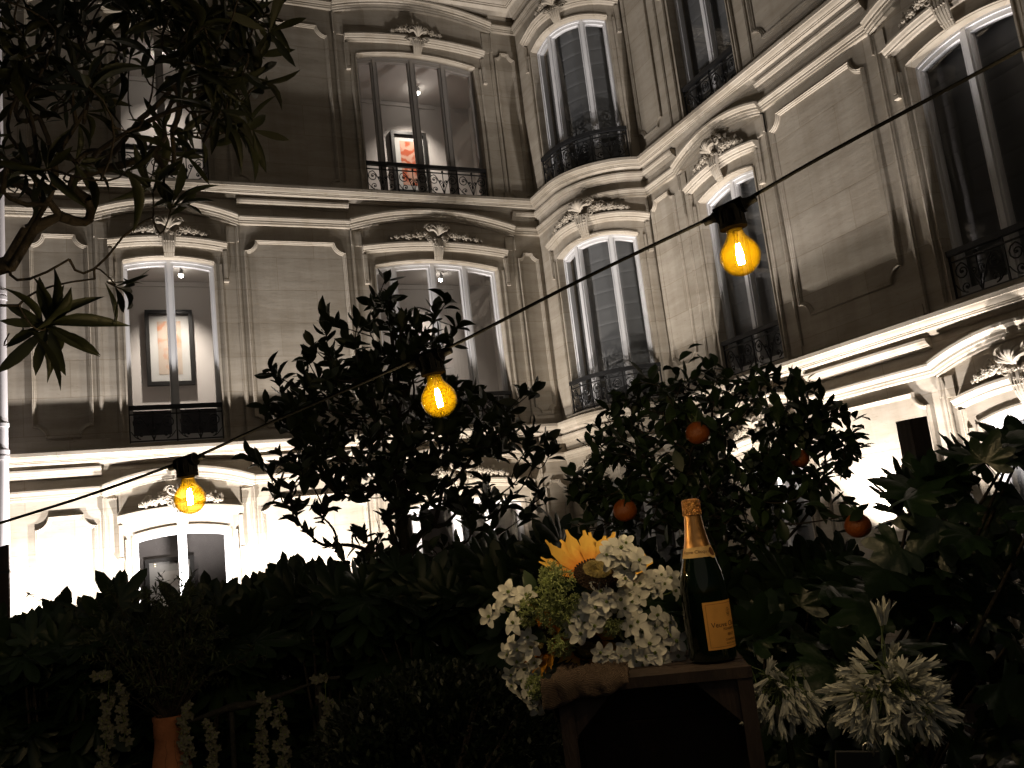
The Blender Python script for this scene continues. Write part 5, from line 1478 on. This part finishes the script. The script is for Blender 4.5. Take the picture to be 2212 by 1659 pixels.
# slate tag with a ring on a stake, foot of the large flower
def tag():
    c = np.array(at(1852, 1655, 1.28)); t = thing('slate_tag', 'dark slate tag with a steel ring below the large agapanthus', 'tag', (c[0], c[1], GROUND))
    M = np.array([CR, CF*0.98+np.array([0, 0, 0]), CU]).T; b = MB(); b.box(c, (0.062, 0.006, 0.042), M); b.build('plate', SLATE, t)
    r = MB(); q = c+CR*0.016+CU*0.022
    r.tube([q+0.011*(CR*math.cos(a)*0.5+CU*math.sin(a))-CF*0.006*math.cos(a) for a in np.linspace(-0.6, PI+0.2, 14)], 0.0014, 6); r.build('ring', STEEL, t, smooth=True)
    s = MB(); s.tube([c+CF*0.006-CU*0.015, (c[0], c[1]+0.01, GROUND)], 0.004, 6); s.build('stake', STEEL, t)
tag()

# ------------------------------------------------------------------ clay pot with a feathery plant, table, driftwood and flower garlands, bottom left
DP = 3.45
pc = np.array(at(366, 1545, DP)); ZTAB = pc[2]-0.282
tb = thing('garden_table', 'small dark wooden garden table under the clay pot', 'table', (pc[0], pc[1], GROUND))
m_ = MB(); m_.tube([(pc[0], pc[1], ZTAB-0.03), (pc[0], pc[1], ZTAB)], 0.26, 28); m_.build('table_top', CRATE, tb)
for k in range(3):
    a = k*2.1+.3; m_ = MB(); m_.tube([(pc[0]+0.14*math.cos(a), pc[1]+0.14*math.sin(a), ZTAB-0.03), (pc[0]+0.22*math.cos(a), pc[1]+0.22*math.sin(a), GROUND)], [0.02, 0.016], 8); m_.build('leg', CRATE, tb)
pt = thing('terracotta_pot', 'tall cracked terracotta pot with a cuffed neck under feathery greenery', 'pot', (pc[0], pc[1], ZTAB))
POTP = [(0.0, 0.002), (0.072, 0.0), (0.080, 0.01), (0.076, 0.07), (0.066, 0.13), (0.058, 0.18), (0.057, 0.205), (0.060, 0.210), (0.060, 0.262), (0.063, 0.270), (0.063, 0.282), (0.052, 0.282), (0.050, 0.24), (0.0, 0.23)]
m_ = MB(); m_.lathe(POTP, (pc[0], pc[1], ZTAB), None, 32); m_.build('body', TERRA, pt, smooth=True, angle=45)
cr = MB(); crng = random.Random(8)
for a0 in (-1.9, -1.35, -1.1):
    pts = []
    for k in range(9):
        z = ZTAB+0.03+k*0.021; a = a0+crng.uniform(-.06, .06); r = float(np.interp(z-ZTAB, [0, .01, .07, .13, .18, .205, .21, .262], [.072, .08, .076, .066, .058, .057, .06, .06]))+0.0003
        pts.append((pc[0]+r*math.cos(a), pc[1]+r*math.sin(a), z))
    cr.tube(pts, 0.0006, 4)
cr.build('crack', BARK, pt)
def feathery():
    rng = random.Random(15); t = thing('feathery_plant', 'dim feathery green plant growing out of the clay pot', 'plant', (pc[0], pc[1], ZTAB+0.24)); mb = MB(); lv = []
    r0 = np.array([pc[0], pc[1], ZTAB+0.25])
    for i in range(70):
        x, y = rng.gauss(360, 110), rng.uniform(1250, 1500)
        if i < 8: x, y = rng.uniform(330, 460), rng.uniform(1235, 1290)
        e = np.array(at(x, y, DP+rng.uniform(-.25, .25))); mid = r0*0.5+e*0.5+np.array([rng.gauss(0, .05), rng.gauss(0, .05), .07+rng.gauss(0, .03)])
        P = smooth_line([r0, mid, e], 6); mb.tube(P, [0.0022*(1-0.7*k/len(P)) for k in range(len(P))], 4, cap=False)
        for k in range(5, len(P)):
            for q in range(6):
                d = (P[k]-P[k-1]); d = d/np.linalg.norm(d)*0.6+np.array([rng.gauss(0, .6) for _ in range(3)]); L = rng.uniform(.018, .040)
                lv.append((P[k]+(P[k-1]-P[k])*rng.random(), d, (rng.uniform(-1, 1), rng.uniform(-1, 1), 1), L, L*0.22))
    mb.build('stem', BARK, t); leaf_mesh('foliage', lv, blade(3, 0.5, 0.2, 0.2), mat('dusty_green_leaf', (0.028, 0.040, 0.018), 0.7, var=0.4), t)
feathery()
DW = [at(380, 1565, DP-.05), at(440, 1548, DP-.06), at(500, 1528, DP-.06), at(535, 1522, DP-.06), at(620, 1497, DP-.05), at(690, 1470, DP-.04), at(735, 1462, DP-.04)]
dw = thing('driftwood_branch', 'grey driftwood branch from which white flower garlands hang', 'branch', tuple(np.array([DW[3][0], DW[3][1], GROUND])))
m_ = MB(); P = smooth_line(DW, 5); drng = random.Random(6); m_.tube([p+np.array([drng.uniform(-.002, .002)]*3) for p in P], [0.006+0.010*math.exp(-((k-12)/6)**2)+drng.uniform(-.0015, .0015) for k in range(len(P))], 9); m_.build('bough', DRIFT, dw, smooth=True, angle=60)
for k in (2, 5):
    p = np.array(DW[k]); m_ = MB(); m_.tube([p+np.array([0, 0.01, 0]), (p[0], p[1]+0.03, GROUND)], [0.010, 0.012], 7); m_.build('stake', DRIFT, dw, smooth=True, angle=60)
def garland(x0, y0, x1, y1, n, label, seed, top_tuft=False, dep=DP-0.07):
    rng = random.Random(seed); a = np.array(at(x0, y0, dep)); b = np.array(at(x1, y1, dep))
    t = thing('flower_garland', label, 'flower', tuple(a), 'white flower garlands hanging from the driftwood')
    s = MB(); s.tube([a, (a+b)/2, b], 0.0015, 5); s.build('string', AGAG, t)
    me_v = MB()
    for i in range(n):
        q = i/(n-1); p = a+(b-a)*q+np.array([rng.uniform(-.020, .020), rng.uniform(-.012, .006), rng.uniform(-.006, .006)])
        if top_tuft and i < 6: p = a+np.array([rng.uniform(-.05, .02), rng.uniform(-.01, .01), rng.uniform(0, .012)])
        d = np.array([rng.uniform(-.8, .8), -1, rng.uniform(-.3, .6)]); d /= np.linalg.norm(d)
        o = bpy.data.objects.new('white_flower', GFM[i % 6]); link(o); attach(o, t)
        Bz = basis(np.cross(d, (rng.random(), rng.random(), rng.random())), d); X, Y_ = Bz[:, 0], Bz[:, 1]
        o.matrix_basis = Matrix(((X[0], Y_[0], d[0], p[0]), (X[1], Y_[1], d[1], p[1]), (X[2], Y_[2], d[2], p[2]), (0, 0, 0, 1))) @ Matrix.Scale(rng.uniform(0.85, 1.15), 4)
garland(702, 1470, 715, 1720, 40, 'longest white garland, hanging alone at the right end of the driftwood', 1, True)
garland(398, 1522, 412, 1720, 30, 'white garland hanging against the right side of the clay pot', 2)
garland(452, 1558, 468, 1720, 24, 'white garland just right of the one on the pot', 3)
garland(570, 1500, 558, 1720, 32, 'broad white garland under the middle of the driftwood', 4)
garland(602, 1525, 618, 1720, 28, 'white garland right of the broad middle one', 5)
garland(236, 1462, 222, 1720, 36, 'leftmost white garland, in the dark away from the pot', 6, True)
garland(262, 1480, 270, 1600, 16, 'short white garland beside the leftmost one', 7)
